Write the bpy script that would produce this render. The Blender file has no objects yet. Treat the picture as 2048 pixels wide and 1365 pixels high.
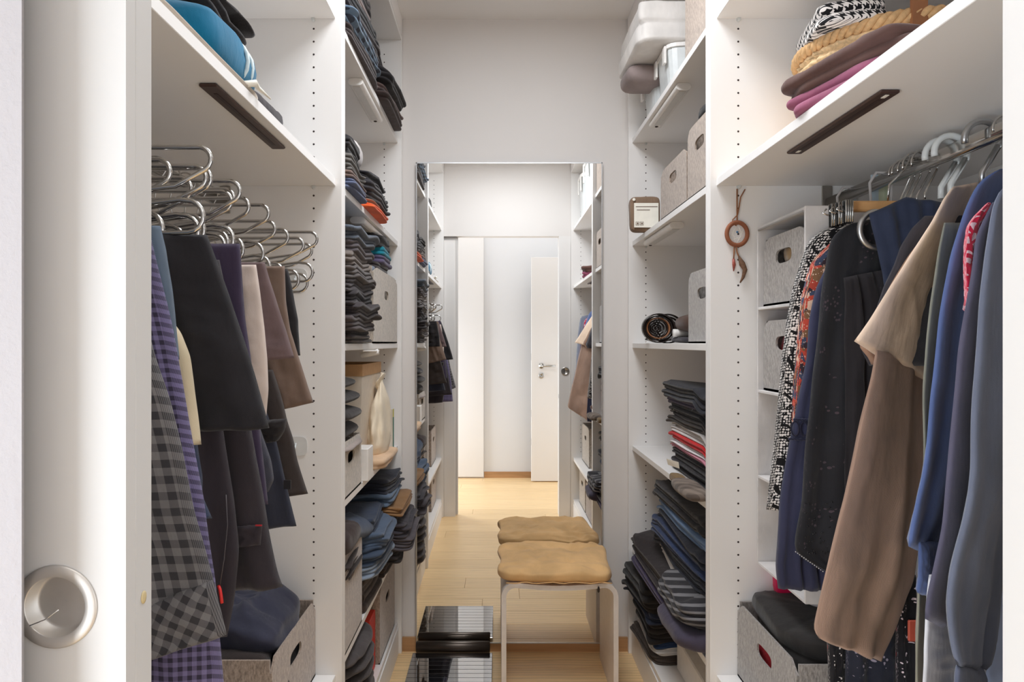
import bpy, math, random
from mathutils import Vector, noise
random.seed(7)
SC = bpy.context.scene
COL = SC.collection
PI = math.pi

# ------------------------------------------------------------------ camera, world, light, exposure
EYE = 1.258; F = 1365.0; CX = 995.0; CY = 686.0
cam_d = bpy.data.cameras.new('camera'); cam = bpy.data.objects.new('camera', cam_d); COL.objects.link(cam)
cam.location = (0, 0, EYE); cam.rotation_euler = (PI/2, 0, 0)
cam_d.sensor_width = 36; cam_d.lens = 24; cam_d.clip_start = .02
cam_d.shift_x = (1024-CX)/2048; cam_d.shift_y = (CY-682.5)/2048
SC.camera = cam
w = bpy.data.worlds.new('world'); SC.world = w; w.use_nodes = True
w.node_tree.nodes['Background'].inputs[0].default_value = (.85, .92, 1, 1)
w.node_tree.nodes['Background'].inputs[1].default_value = 1.0
def area(name, loc, rot, sx, sy, power, color):
    l = bpy.data.lights.new(name, 'AREA'); l.shape = 'RECTANGLE'; l.size = sx; l.size_y = sy
    l.energy = power; l.color = color
    o = bpy.data.objects.new(name, l); o.location = loc; o.rotation_euler = rot; COL.objects.link(o); return o
area('closet_ceiling_light', (.07, 1.52, 2.555), (0, 0, 0), .5, .9, 12.5, (.92, .955, 1))
area('hall_ceiling_fill', (.1, -.35, 2.555), (0, 0, 0), 1.7, .5, 4.2, (.93, .96, 1))  # unseen panel added under the hall ceiling for soft fill
area('hall_fill_light', (-1.15, -.42, .85), (PI/2, 0, -.95), .7, 1.5, 17, (.84, .92, 1))  # low fill added to brighten the closet through the doorway, not a window
area('hall_fill_light', (1.35, -.42, .85), (PI/2, 0, .95), .7, 1.5, 5, (.86, .93, 1))  # weaker fill added on the right side, no window stands there
SC.cycles.max_bounces = 16; SC.cycles.diffuse_bounces = 10
SC.view_settings.view_transform = 'Standard'; SC.view_settings.look = 'None'
SC.view_settings.gamma = 1; SC.view_settings.use_curve_mapping = False
SC.view_settings.exposure = 0.78

# ------------------------------------------------------------------ helpers
def px(x, y, d): return ((x-CX)*d/F, d, EYE-(y-CY)*d/F)
def lin(c): return tuple(((v/255)/12.92 if v/255 <= .04045 else ((v/255+.055)/1.055)**2.4) for v in c)
WL = {}
def props(o, label=None, cat=None, group=None, kind=None):
    if label: o['label'] = label
    if cat: o['category'] = cat
    if group: o['group'] = group
    if kind: o['kind'] = kind
    return o
def thing(name, label, cat, loc, group=None, kind=None):
    o = bpy.data.objects.new(name, None); o.empty_display_size = .05; COL.objects.link(o)
    o.location = loc; WL[o.name] = Vector(loc); return props(o, label, cat, group, kind)
def mobj(name, verts, faces, mat, parent=None, smooth=False, uvs=None, **kw):
    n = len(verts)
    mn = [min(v[i] for v in verts) for i in range(3)]; mx = [max(v[i] for v in verts) for i in range(3)]
    c = Vector(((mn[0]+mx[0])/2, (mn[1]+mx[1])/2, mn[2]))
    me = bpy.data.meshes.new(name)
    me.from_pydata([(v[0]-c.x, v[1]-c.y, v[2]-c.z) for v in verts], [], faces)
    if uvs:
        ul = me.uv_layers.new(name='UVMap')
        for p in me.polygons:
            for li in p.loop_indices: ul.data[li].uv = uvs[me.loops[li].vertex_index]
    me.materials.append(mat)
    me.polygons.foreach_set('use_smooth', [smooth]*len(me.polygons)); me.update()
    o = bpy.data.objects.new(name, me); COL.objects.link(o)
    pw = Vector((0, 0, 0))
    if parent: o.parent = parent; pw = WL[parent.name]
    o.location = c-pw; WL[o.name] = c.copy()
    return props(o, **kw)
class MB:
    def __init__(s): s.v = []; s.f = []; s.uv = []
    def add(s, v, f, uv=None):
        b = len(s.v); s.v += list(v); s.f += [tuple(i+b for i in q) for q in f]
        s.uv += list(uv) if uv else [(p[0]+p[1]*.7, p[2]+p[1]*.3) for p in v]; return s
    def box(s, x0, x1, y0, y1, z0, z1, b=0):
        if x0 > x1: x0, x1 = x1, x0
        if b <= 0:
            v = [(x, y, z) for z in (z0, z1) for y in (y0, y1) for x in (x0, x1)]
            return s.add(v, [(0, 2, 3, 1), (4, 5, 7, 6), (0, 1, 5, 4), (2, 6, 7, 3), (0, 4, 6, 2), (1, 3, 7, 5)])
        # chamfered box: three rings
        def ring(i, z): return [(x0+i+b, y0+i, z), (x1-i-b, y0+i, z), (x1-i, y0+i+b, z), (x1-i, y1-i-b, z), (x1-i-b, y1-i, z), (x0+i+b, y1-i, z), (x0+i, y1-i-b, z), (x0+i, y0+i+b, z)]
        v = ring(b, z0)+ring(0, z0+b)+ring(0, z1-b)+ring(b, z1)
        f = [tuple(range(7, -1, -1)), tuple(range(24, 32))]
        for k in range(3):
            for i in range(8):
                j = (i+1) % 8; f.append((k*8+i, k*8+j, k*8+8+j, k*8+8+i))
        return s.add(v, f)
    def tube(s, pts, r, n=8, closed=False, rs=None):
        P = [Vector(p) for p in pts]; m = len(P); v = []; up = None
        for i, p in enumerate(P):
            if closed: t = P[(i+1) % m]-P[i-1]
            else: t = P[min(i+1, m-1)]-P[max(i-1, 0)]
            if t.length < 1e-9: t = Vector((0, 0, 1))
            t.normalize()
            if up is None:
                up = Vector((0, 0, 1)) if abs(t.z) < .9 else Vector((1, 0, 0))
            a = (up-t*up.dot(t))
            if a.length < 1e-6: a = t.orthogonal()
            a.normalize(); up = a; b_ = t.cross(a); rr = rs[i] if rs else r
            for k in range(n):
                q = 2*PI*k/n; v.append(tuple(p+a*(rr*math.cos(q))+b_*(rr*math.sin(q))))
        f = []
        for i in range(m if closed else m-1):
            j = (i+1) % m
            for k in range(n): l = (k+1) % n; f.append((i*n+k, i*n+l, j*n+l, j*n+k))
        if not closed: f += [tuple(range(n-1, -1, -1)), tuple(range((m-1)*n, m*n))]
        return s.add(v, f)
    def prism(s, poly, axis, a0, a1):
        n = len(poly)
        def m(p, a):
            return {'x': (a, p[0], p[1]), 'y': (p[0], a, p[1]), 'z': (p[0], p[1], a)}[axis]
        v = [m(p, a0) for p in poly]+[m(p, a1) for p in poly]
        f = [tuple(range(n-1, -1, -1)), tuple(range(n, 2*n))]+[(i, (i+1) % n, n+(i+1) % n, n+i) for i in range(n)]
        return s.add(v, f)
    def lathe(s, c, prof, axis='z', n=24, sx=1, sy=1):
        v = []
        for (r, h) in prof:
            for k in range(n):
                q = 2*PI*k/n; a, b_ = r*math.cos(q)*sx, r*math.sin(q)*sy
                v.append({'z': (c[0]+a, c[1]+b_, c[2]+h), 'y': (c[0]+a, c[1]+h, c[2]+b_), 'x': (c[0]+h, c[1]+a, c[2]+b_)}[axis])
        f = []; m = len(prof)
        for i in range(m-1):
            for k in range(n): l = (k+1) % n; f.append((i*n+k, i*n+l, i*n+n+l, i*n+n+k))
        f += [tuple(range(n-1, -1, -1)), tuple(range((m-1)*n, m*n))]
        return s.add(v, f)
    def build(s, name, mat, parent=None, smooth=False, uv=False, **kw):
        return mobj(name, s.v, s.f, mat, parent, smooth, s.uv if uv else None, **kw)
def boxo(name, mat, parent, x0, x1, y0, y1, z0, z1, b=0, **kw):
    return MB().box(x0, x1, y0, y1, z0, z1, b).build(name, mat, parent, **kw)
def arc(cx_, cz, r, a0, a1, n, y=0):
    return [(cx_+r*math.cos(math.radians(a0+(a1-a0)*i/n)), y, cz+r*math.sin(math.radians(a0+(a1-a0)*i/n))) for i in range(n+1)]

# ------------------------------------------------------------------ materials
class N:
    def __init__(s, name, rough=.6, metal=0, spec=.5, sheen=0):
        s.m = bpy.data.materials.new(name); s.m.use_nodes = True; s.t = s.m.node_tree
        s.p = s.t.nodes['Principled BSDF']; s.p.inputs['Roughness'].default_value = rough
        s.p.inputs['Metallic'].default_value = metal; s.p.inputs['Specular IOR Level'].default_value = spec
        s.p.inputs['Sheen Weight'].default_value = sheen
        s.tc = s.t.nodes.new('ShaderNodeTexCoord')
    def n(s, typ, ins=None, **at):
        q = s.t.nodes.new('ShaderNode'+typ)
        for k, v in at.items(): setattr(q, k, v)
        for k, v in (ins or {}).items():
            if hasattr(v, 'is_output'): s.t.links.new(v, q.inputs[k])
            else: q.inputs[k].default_value = v
        return q
    def mapv(s, co, scale): return s.n('Mapping', {'Vector': s.tc.outputs[co], 'Scale': scale}).outputs[0]
    def noise(s, vec, scale, detail=3, rough=.5): return s.n('TexNoise', {'Vector': vec, 'Scale': scale, 'Detail': detail, 'Roughness': rough}).outputs['Fac']
    def ramp(s, fac, stops, interp='LINEAR'):
        r = s.n('ValToRGB', {'Fac': fac}); r.color_ramp.interpolation = interp
        e = r.color_ramp.elements
        while len(e) < len(stops): e.new(.5)
        for q, (p, c) in zip(e, stops): q.position = p; q.color = (*c, 1)
        return r.outputs['Color']
    def mix(s, fac, a, b, mode='MIX'):
        q = s.n('Mix', data_type='RGBA', blend_type=mode)
        for i, v in ((0, fac), (6, a), (7, b)):
            if hasattr(v, 'is_output'): s.t.links.new(v, q.inputs[i])
            else: q.inputs[i].default_value = v if i == 0 else (*v, 1)
        return q.outputs[2]
    def math(s, op, a, b=0.0):
        q = s.n('Math', operation=op)
        for i, v in ((0, a), (1, b)):
            if hasattr(v, 'is_output'): s.t.links.new(v, q.inputs[i])
            else: q.inputs[i].default_value = v
        return q.outputs[0]
    def sep(s, vec):
        q = s.n('SeparateXYZ', {'Vector': vec}); return q.outputs
    def col(s, c):
        if hasattr(c, 'is_output'): s.t.links.new(c, s.p.inputs['Base Color'])
        else: s.p.inputs['Base Color'].default_value = (*c, 1)
        return s
    def bump(s, h, strength=.3, dist=.001):
        b = s.n('Bump', {'Height': h, 'Strength': strength, 'Distance': dist}); s.t.links.new(b.outputs[0], s.p.inputs['Normal']); return s
CACHE = {}
def plain(name, rgb, rough=.5, metal=0, var=.04, spec=.5, scale=40):
    if name in CACHE: return CACHE[name]
    k = N(name, rough, metal, spec); c = lin(rgb)
    nz = k.noise(k.tc.outputs['Object'], scale)
    k.col(k.ramp(nz, [(.3, tuple(v*(1-var) for v in c)), (.7, tuple(min(1, v*(1+var)) for v in c))]))
    CACHE[name] = k.m; return k.m
def cloth(rgb, kind='plain', rgb2=None):
    key = 'cloth_%s_%s_%s' % (kind, '_'.join(map(str, rgb)), '_'.join(map(str, rgb2)) if rgb2 else '')
    if key in CACHE: return CACHE[key]
    k = N('woven_fabric', .88, 0, .25, .15); c = lin(rgb); c2 = lin(rgb2) if rgb2 else None
    uv = k.tc.outputs['UV']; ob = k.tc.outputs['Object']
    big = k.noise(ob, 9, 3); fine = k.noise(k.mapv('Object', (1, 1, 1)), 900, 2)
    base = k.ramp(big, [(.3, tuple(v*.82 for v in c)), (.7, tuple(min(1, v*1.15) for v in c))])
    h = fine
    if kind == 'denim':
        tw = k.n('TexWave', {'Vector': k.mapv('UV', (1, 1, 1)), 'Scale': 220.0, 'Distortion': 2.0}, wave_type='BANDS', bands_direction='DIAGONAL').outputs['Fac']
        base = k.mix(k.math('MULTIPLY', tw, .3), base, tuple(min(1, v*1.6+.015) for v in c)); h = tw
    elif kind == 'knit':
        tw = k.n('TexWave', {'Vector': uv, 'Scale': 60.0, 'Distortion': 1.2}, wave_type='BANDS', bands_direction='X').outputs['Fac']
        base = k.mix(k.math('MULTIPLY', k.math('SUBTRACT', 1.0, tw), .35), base, tuple(v*.4 for v in c)); h = tw
    elif kind == 'cord':
        tw = k.n('TexWave', {'Vector': uv, 'Scale': 200.0, 'Distortion': .1}, wave_type='BANDS', bands_direction='X').outputs['Fac']
        n2 = k.noise(k.mapv('UV', (9, 2.5, 1)), 2, 4)
        base = k.ramp(n2, [(.3, tuple(v*.72 for v in c)), (.7, tuple(min(1, v*1.3) for v in c))])
        base = k.mix(k.math('MULTIPLY', tw, .3), base, tuple(v*.55 for v in c)); h = tw
    elif kind in ('check', 'gingham', 'tile', 'bias'):
        sc = {'bias': 64.0, 'check': 58.0, 'gingham': 95.0, 'tile': 30.0}[kind]
        s_ = k.sep(k.n('Mapping', {'Vector': uv, 'Scale': (sc, sc, 1), 'Rotation': (0, 0, .55 if kind == 'bias' else 0)}).outputs[0])
        def band(o): return k.math('GREATER_THAN', k.math('FRACT', o), .5)
        a, b_ = band(s_[0]), band(s_[1]); sm = k.math('MULTIPLY', k.math('ADD', a, b_), .5)
        base = k.mix(k.math('MULTIPLY', sm, .92), c2, base)
        f2 = k.noise(k.mapv('UV', (500, 90, 1)), 1, 2)
        base = k.mix(k.math('MULTIPLY', f2, .3), base, tuple(v*.3 for v in c))
    elif kind == 'dots':
        vo = k.n('TexVoronoi', {'Vector': k.mapv('UV', (1, 1, 1)), 'Scale': 190.0, 'Randomness': .45})
        dz = k.noise(k.mapv('UV', (10, 7, 1)), 1.5, 1)
        dd = k.math('GREATER_THAN', vo.outputs['Distance'], k.math('ADD', .25, k.math('MULTIPLY', dz, .38)))
        base = k.mix(dd, c2, c); wv = k.n('TexWave', {'Vector': uv, 'Scale': 14.0, 'Distortion': 8.0, 'Detail Scale': .8}, bands_direction='DIAGONAL').outputs['Fac']
        base = k.mix(k.math('GREATER_THAN', wv, .9), base, c)
    elif kind == 'floral':
        vo = k.n('TexVoronoi', {'Vector': uv, 'Scale': 75.0}); cr = k.sep(vo.outputs['Color'])
        base = k.ramp(cr[0], [(0, lin((58, 44, 52))), (.22, c), (.42, lin((66, 74, 98))), (.58, c2), (.75, lin((126, 92, 66))), (.9, lin((222, 186, 164)))], 'CONSTANT')
        sp = k.n('TexVoronoi', {'Vector': uv, 'Scale': 230.0}).outputs['Distance']
        base = k.mix(k.math('LESS_THAN', sp, .25), base, lin((224, 196, 176)))
    elif kind == 'sprig':
        vo = k.n('TexVoronoi', {'Vector': uv, 'Scale': 42.0}); cr = k.sep(vo.outputs['Color'])
        near = k.math('LESS_THAN', vo.outputs['Distance'], .27)
        v3 = k.n('TexVoronoi', {'Vector': uv, 'Scale': 150.0}).outputs['Distance']
        nz = k.math('GREATER_THAN', k.noise(k.mapv('UV', (1, 1, 1)), 34, 1), .52)
        leaf = k.math('MULTIPLY', k.math('LESS_THAN', v3, .33), nz)
        base = k.mix(leaf, c, c2)
        base = k.mix(k.math('MULTIPLY', near, k.math('GREATER_THAN', cr[1], .62)), base, lin((190, 30, 40)))
    elif kind == 'faint':
        v3 = k.n('TexVoronoi', {'Vector': uv, 'Scale': 120.0}).outputs['Distance']
        nz = k.math('GREATER_THAN', k.noise(k.mapv('UV', (1, 1, 1)), 20, 1), .58)
        base = k.mix(k.math('MULTIPLY', k.math('MULTIPLY', k.math('LESS_THAN', v3, .3), nz), .7), base, c2)
    elif kind == 'redlace':
        v3 = k.n('TexVoronoi', {'Vector': uv, 'Scale': 85.0}, feature='DISTANCE_TO_EDGE').outputs['Distance']
        base = k.mix(k.math('GREATER_THAN', v3, .16), c, c2)
    elif kind == 'hound':
        s_ = k.sep(k.mapv('UV', (70, 70, 1)))
        a = k.math('GREATER_THAN', k.math('FRACT', s_[0]), .5); b_ = k.math('GREATER_THAN', k.math('FRACT', s_[1]), .5)
        dg = k.math('GREATER_THAN', k.math('FRACT', k.math('MULTIPLY', k.math('ADD', s_[0], s_[1]), 2.0)), .5)
        e = k.math('ABSOLUTE', k.math('SUBTRACT', a, b_)); both = k.math('MULTIPLY', a, b_)
        base = k.mix(k.math('ADD', both, k.math('MULTIPLY', e, dg)), c2, c)
    elif kind == 'stripe':
        s_ = k.sep(k.mapv('UV', (60, 60, 1)))
        base = k.mix(k.math('GREATER_THAN', k.math('FRACT', s_[1]), .62), base, c2)
    wk = k.noise(k.n('Mapping', {'Vector': ob, 'Scale': (1, 1, .45), 'Rotation': (.3, .5, .2)}).outputs[0], 26, 3, .55)
    b0 = k.n('Bump', {'Height': wk, 'Strength': .5, 'Distance': .006})
    b1 = k.n('Bump', {'Height': h, 'Strength': .35, 'Distance': .0012 if kind in ('cord', 'knit') else .0006, 'Normal': b0.outputs[0]})
    k.col(base); k.t.links.new(b1.outputs[0], k.p.inputs['Normal'])
    CACHE[key] = k.m; return k.m
def m_felt(name, rgb, warm=0):
    k = N(name, .95, 0, .1, .3); c = lin(rgb)
    a = k.noise(k.mapv('Object', (1, 1, .35)), 260, 4, .7); b_ = k.noise(k.mapv('Object', (1, 1, 1)), 22, 3)
    base = k.ramp(a, [(.32, tuple(v*.55 for v in c)), (.5, c), (.7, tuple(min(1, v*1.5) for v in c))])
    base = k.mix(k.math('MULTIPLY', b_, .25), base, tuple(v*.7 for v in c))
    return k.col(base).bump(a, .5, .001).m
def m_plaster():
    k = N('white_rough_plaster', .9, 0, .2); a = k.noise(k.tc.outputs['Object'], 130, 4, .6)
    b_ = k.noise(k.tc.outputs['Object'], 3, 2)
    return k.col(k.ramp(b_, [(.3, lin((172, 168, 170))), (.7, lin((179, 175, 177)))])).bump(a, .55, .002).m
def m_oak(name, rgb):
    k = N(name, .38, 0, .45); c = lin(rgb)
    r = k.n('ObjectInfo').outputs['Random']
    off = k.n('CombineXYZ', {'X': k.math('MULTIPLY', r, 37.0), 'Y': k.math('MULTIPLY', r, 11.0), 'Z': 0.0}).outputs[0]
    v = k.n('VectorMath', {0: k.tc.outputs['Object'], 1: off}, operation='ADD').outputs[0]
    g = k.noise(k.n('Mapping', {'Vector': v, 'Scale': (2.2, 34, 34)}).outputs[0], 2.2, 5, .6)
    wv = k.n('TexWave', {'Vector': k.n('Mapping', {'Vector': v, 'Scale': (1.2, 9, 9)}).outputs[0], 'Scale': 1.6, 'Distortion': 7.0, 'Detail': 3.0, 'Detail Scale': .9}, bands_direction='Y').outputs['Fac']
    fib = k.noise(k.n('Mapping', {'Vector': v, 'Scale': (12, 420, 420)}).outputs[0], 1, 2)
    base = k.ramp(g, [(.25, tuple(q*.80 for q in c)), (.5, c), (.8, tuple(min(1, q*1.12) for q in c))])
    base = k.mix(k.math('MULTIPLY', k.math('POWER', wv, 4.0), .55), base, tuple(q*.62 for q in c))
    base = k.mix(k.math('MULTIPLY', fib, .30), base, tuple(q*.7 for q in c))
    tint = k.ramp(r, [(0, (.9, .88, .86)), (1, (1.0, 1.0, 1.0))])
    base = k.mix(1.0, base, tint, 'MULTIPLY')
    return k.col(base).bump(fib, .15, .0004).m
M = {}
M['wall'] = plain('white_painted_wall', (228, 224, 221), .85, 0, .012, .2, 2)
M['wall_hall'] = plain('hall_wall_paint', (222, 223, 225), .85, 0, .01, .2, 2)
M['ceil'] = plain('ceiling_paint', (242, 240, 238), .9, 0, .01, .2, 2)
M['plaster'] = m_plaster()
M['lam'] = plain('white_laminate_board', (241, 239, 237), .42, 0, .012, .35, 3)
M['edge'] = plain('white_edge_band', (243, 240, 238), .4, 0, .01, .35, 3)
M['door'] = plain('white_lacquered_door', (230, 228, 226), .38, 0, .008, .4, 2)
M['hole'] = plain('dark_hole', (52, 42, 40), .9)
M['chrome'] = plain('polished_chrome', (205, 203, 200), .13, 1, .03)
M['satin'] = plain('satin_steel', (176, 172, 166), .3, 1, .05)
M['alu'] = plain('brushed_aluminium', (196, 197, 198), .35, 1, .04)
M['mirror'] = plain('mirror_silvering', (243, 243, 242), .0, 1, .0)
M['plastic_w'] = plain('white_plastic', (236, 233, 229), .35)
M['plastic_f'] = plain('frosted_white_plastic', (214, 218, 218), .3)
M['diff'] = plain('lamp_diffuser', (206, 203, 198), .3)
M['bronze'] = plain('dark_brown_metal', (72, 52, 46), .4, .3)
M['felt_w'] = m_felt('taupe_felt', (160, 144, 131)); M['felt_g'] = m_felt('grey_felt', (150, 144, 139))
M['felt_d'] = m_felt('light_felt', (178, 166, 152))
M['oak'] = m_oak('oiled_oak', (250, 216, 164)); M['oak_b'] = m_oak('oak_skirting', (196, 152, 108))
M['stool'] = plain('white_bent_plywood', (226, 218, 212), .4)
M['cush'] = cloth((222, 180, 126)); M['black_glass_b'] = plain('black_rubber', (20, 19, 20), .4)
M['bar'] = plain('dark_metal_bar', (70, 62, 56), .32, .8)
M['leather'] = plain('brown_leather', (150, 98, 62), .55); M['leather_d'] = plain('dark_patent_leather', (36, 27, 24), .15)
M['wood_h'] = plain('beech_wood', (214, 164, 110), .5, 0, .08)
M['clip'] = plain('clip_metal', (150, 150, 150), .2, 1, .1)
M['label'] = plain('paper_label', (238, 234, 222), .7)
M['kraft'] = plain('kraft_paper', (190, 148, 104), .8, 0, .06); M['paper'] = plain('cream_paper', (222, 210, 194), .75, 0, .04)
M['straw'] = plain('woven_straw', (226, 194, 150), .75, 0, .22, .3, 120)
M['straw_d'] = plain('straw_braid', (210, 170, 122), .75, 0, .22, .3, 90)
def m_blackglass():
    k = N('ribbed_black_glass', .04, 0, .9)
    s_ = k.sep(k.mapv('Object', (1, 31, 1)))
    ln = k.math('LESS_THAN', k.math('FRACT', s_[1]), .09)
    k.col(k.mix(ln, lin((14, 14, 16)), lin((4, 4, 4))))
    k.t.links.new(k.math('ADD', .015, k.math('MULTIPLY', ln, .3)), k.p.inputs['Roughness'])
    k.t.links.new(k.math('SUBTRACT', .9, k.math('MULTIPLY', ln, .85)), k.p.inputs['Specular IOR Level'])
    k.p.inputs['IOR'].default_value = 3.2
    return k.m
M['bglass'] = m_blackglass()

# ------------------------------------------------------------------ room
XL, XR = -.388, .53              # front planes of the left and right shelving
BL, BR = -.975, 1.115            # their backs
YF = 2.79; CEIL = 2.58; YN = .60
def struct(name, mat, *a, **k): return boxo(name, mat, None, *a, kind='structure', **k)
fl = struct('floor', M['hole'], -1.52, 1.72, -.83, 2.81, -.05, -.0145)
random.seed(3)
row = 0; y = -.82; PW = .1505
while y < YF-.01:
    x = -1.5-random.random()*1.1; y1 = min(y+PW, YF)
    while x < 1.7:
        L = 1.35+random.random()*.5; a, b_ = max(x, -1.5), min(x+L, 1.7)
        if b_-a > .03: boxo('plank', M['oak'], fl, a+.0005, b_-.0005, y+.0005, y1-.0005, -.014, 0, .0008)
        x += L
    y += PW; row += 1
struct('ceiling', M['ceil'], -1.52, 1.72, -.83, 2.81, CEIL, CEIL+.05)
struct('wall_back', M['wall'], -1.0, 1.14, YF, YF+.06, 0, CEIL)
struct('wall_left', M['wall'], -1.04, -.98, YN, YF, 0, CEIL)
struct('wall_right', M['wall'], 1.12, 1.18, YN, YF, 0, CEIL)
# doorway wall: two skins with a pocket between
m = MB().prism([(-1.5, .495), (-.345, .495), (-.362, .522), (-1.5, .522)], 'z', 0, CEIL)
m.build('wall_front', M['plaster'], kind='structure')
struct('wall_front_inner', M['wall'], -1.04, -.306, .577, YN, 0, 2.0)
struct('wall_front_right', M['door'], .445, 1.7, .50, YN, 0, 2.03)
struct('wall_front_top', M['wall'], -1.5, 1.7, .523, YN, 2.03, CEIL)
struct('trim_left', M['door'], -.386, -.308, YN, YN+.004, 0, 1.985)
struct('trim_right', M['door'], .447, .528, YN, YN+.004, 0, 1.985)
struct('baseboard_back', M['oak_b'], XL, XR, YF-.011, YF, 0, .057)
# hall behind the camera (seen in the mirror)
struct('wall_hall', M['wall_hall'], -1.5, 1.7, -.88, -.82, 0, CEIL)
struct('wall_hall_left', M['wall_hall'], -1.56, -1.5, -.82, .5, 0, CEIL)
struct('wall_hall_right', M['wall_hall'], 1.7, 1.76, -.82, .5, 0, CEIL)
struct('baseboard_hall', M['oak_b'], -.124, 1.1, -.82, -.808, 0, .057)
t = thing('door_2', None, None, (-.6, -.80, 0), kind='structure')
boxo('door_leaf', M['door'], t, -.72, -.128, -.82, -.79, .012, 2.5, .002)
boxo('door_leaf', M['door'], t, -1.32, -.724, -.82, -.79, .012, 2.5, .002)
t = thing('door_3', None, None, (.72, -.62, 0), kind='structure')
boxo('door_leaf', M['door'], t, .305, 1.14, -.66, -.62, .008, 2.03, .002)
boxo('door_frame', M['door'], t, 1.142, 1.22, -.70, -.60, 0, 2.08)
h = MB(); h.lathe((.395, -.62, 1.05), [(.025, 0), (.025, .008), (.010, .009), (.009, .045)], 'y', 20)
h.tube([(.395, -.575, 1.05), (.42, -.57, 1.05), (.52, -.57, 1.05)], .0095, 12); h.build('door_handle', M['satin'], t, True)
MB().lathe((.395, -.62, .962), [(.025, 0), (.025, .008), (.008, .0085), (.008, .003)], 'y', 20).build('keyhole_rosette', M['satin'], t, True)
for z in (1.13, .62, .36): boxo('latch_plate', M['satin'], t, .3035, .305, -.65, -.63, z-.03, z+.03)
# pocket sliding door at the left jamb
t = thing('door_1', None, None, (-.62, .55, 0), kind='structure')
dl = MB(); dl.box(-1.05, -.2885, .5435, .5705, .008, 2.028, .0015); dl.box(-1.05, -.3975, .530, .5434, .008, 2.028)
dl.box(-.3975, -.2885, .530, .5434, .008, .9985); dl.box(-.3975, -.2885, .530, .5434, 1.1075, 2.028)
n = 48; pc = (-.343, 1.053); v = []
for yy in (.530, .5434):
    for i in range(n):
        q = 2*PI*i/n; cs, sn = math.cos(q), math.sin(q)
        kx = .0545/abs(cs) if abs(cs) > 1e-6 else 9; kz = .0545/abs(sn) if abs(sn) > 1e-6 else 9; k_ = min(kx, kz)
        v.append((pc[0]+cs*k_, yy, pc[1]+sn*k_))
    for i in range(n):
        q = 2*PI*i/n; v.append((pc[0]+.0238*math.cos(q), yy, pc[1]+.0238*math.sin(q)))
f = []
for i in range(n):
    j_ = (i+1) % n
    f += [(i, j_, n+j_, n+i), (n+i, n+j_, 3*n+j_, 3*n+i), (i, 2*n+i, 2*n+j_, j_)]
dl.add(v, f); dl.build('door_leaf', plain('off_white_sliding_door', (202, 200, 198), .45, 0, .008, .3, 2), t)
M['pull'] = plain('satin_pull_steel', (205, 200, 194), .42, .75, .04)
pull = MB(); v = []; f = []
prof = [(.0325, .5298), (.0322, .5288), (.0312, .5283), (.0240, .5283), (.0232, .5290), (.0228, .5424), (.0200, .5428), (.0005, .5428)]
for r_, yy in prof: v += [(pc[0]+r_*math.cos(2*PI*i/n), yy, pc[1]+r_*math.sin(2*PI*i/n)) for i in range(n)]
for k_ in range(len(prof)-1): f += [(k_*n+i, k_*n+(i+1) % n, k_*n+n+(i+1) % n, k_*n+n+i) for i in range(n)]
pull.add(v, f); po = pull.build('door_pull', M['pull'], t, True)
MB().tube([px(60, 1252, .5272), px(90, 1240, .5272), px(118, 1220, .5272)], .0005, 6).build('pull_edge', M['chrome'], po, True)
MB().lathe((-.2884, .556, px(288, 1195, .556)[2]), [(.004, 0), (.004, .0006), (.002, .0008)], 'x', 14, 1, 1.3).build('door_stop', plain('yellowed_plug', (205, 186, 142), .5), t, True)
MB().lathe((.490, YN+.004, 1.052), [(.03, 0), (.03, .004), (.022, .0045), (.02, .001)], 'y', 32).build('door_pull', M['satin'], None, True, kind='structure').name = 'trim_pull'
boxo('trim_strike', M['satin'], None, .4435, .445, .575, .582, .855, .885, kind='structure')

# mirror
t = thing('wall_mirror', 'tall frameless-looking wall mirror with thin aluminium edge reflecting the doorway', 'mirror', (.0475, 2.775, .036))
mx0, mx1, mz0, mz1 = -.331, .426, .036, 1.99
boxo('mirror_glass', M['mirror'], t, mx0+.004, mx1-.004, 2.7705, 2.777, mz0+.004, mz1-.004)
fr = MB()
for a in ((mx0, mx0+.004, mz0, mz1), (mx1-.004, mx1, mz0, mz1), (mx0, mx1, mz0, mz0+.005), (mx0, mx1, mz1-.004, mz1)):
    fr.box(a[0], a[1], 2.769, 2.778, a[2], a[3])
fr.build('mirror_frame', M['alu'], t)

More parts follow.
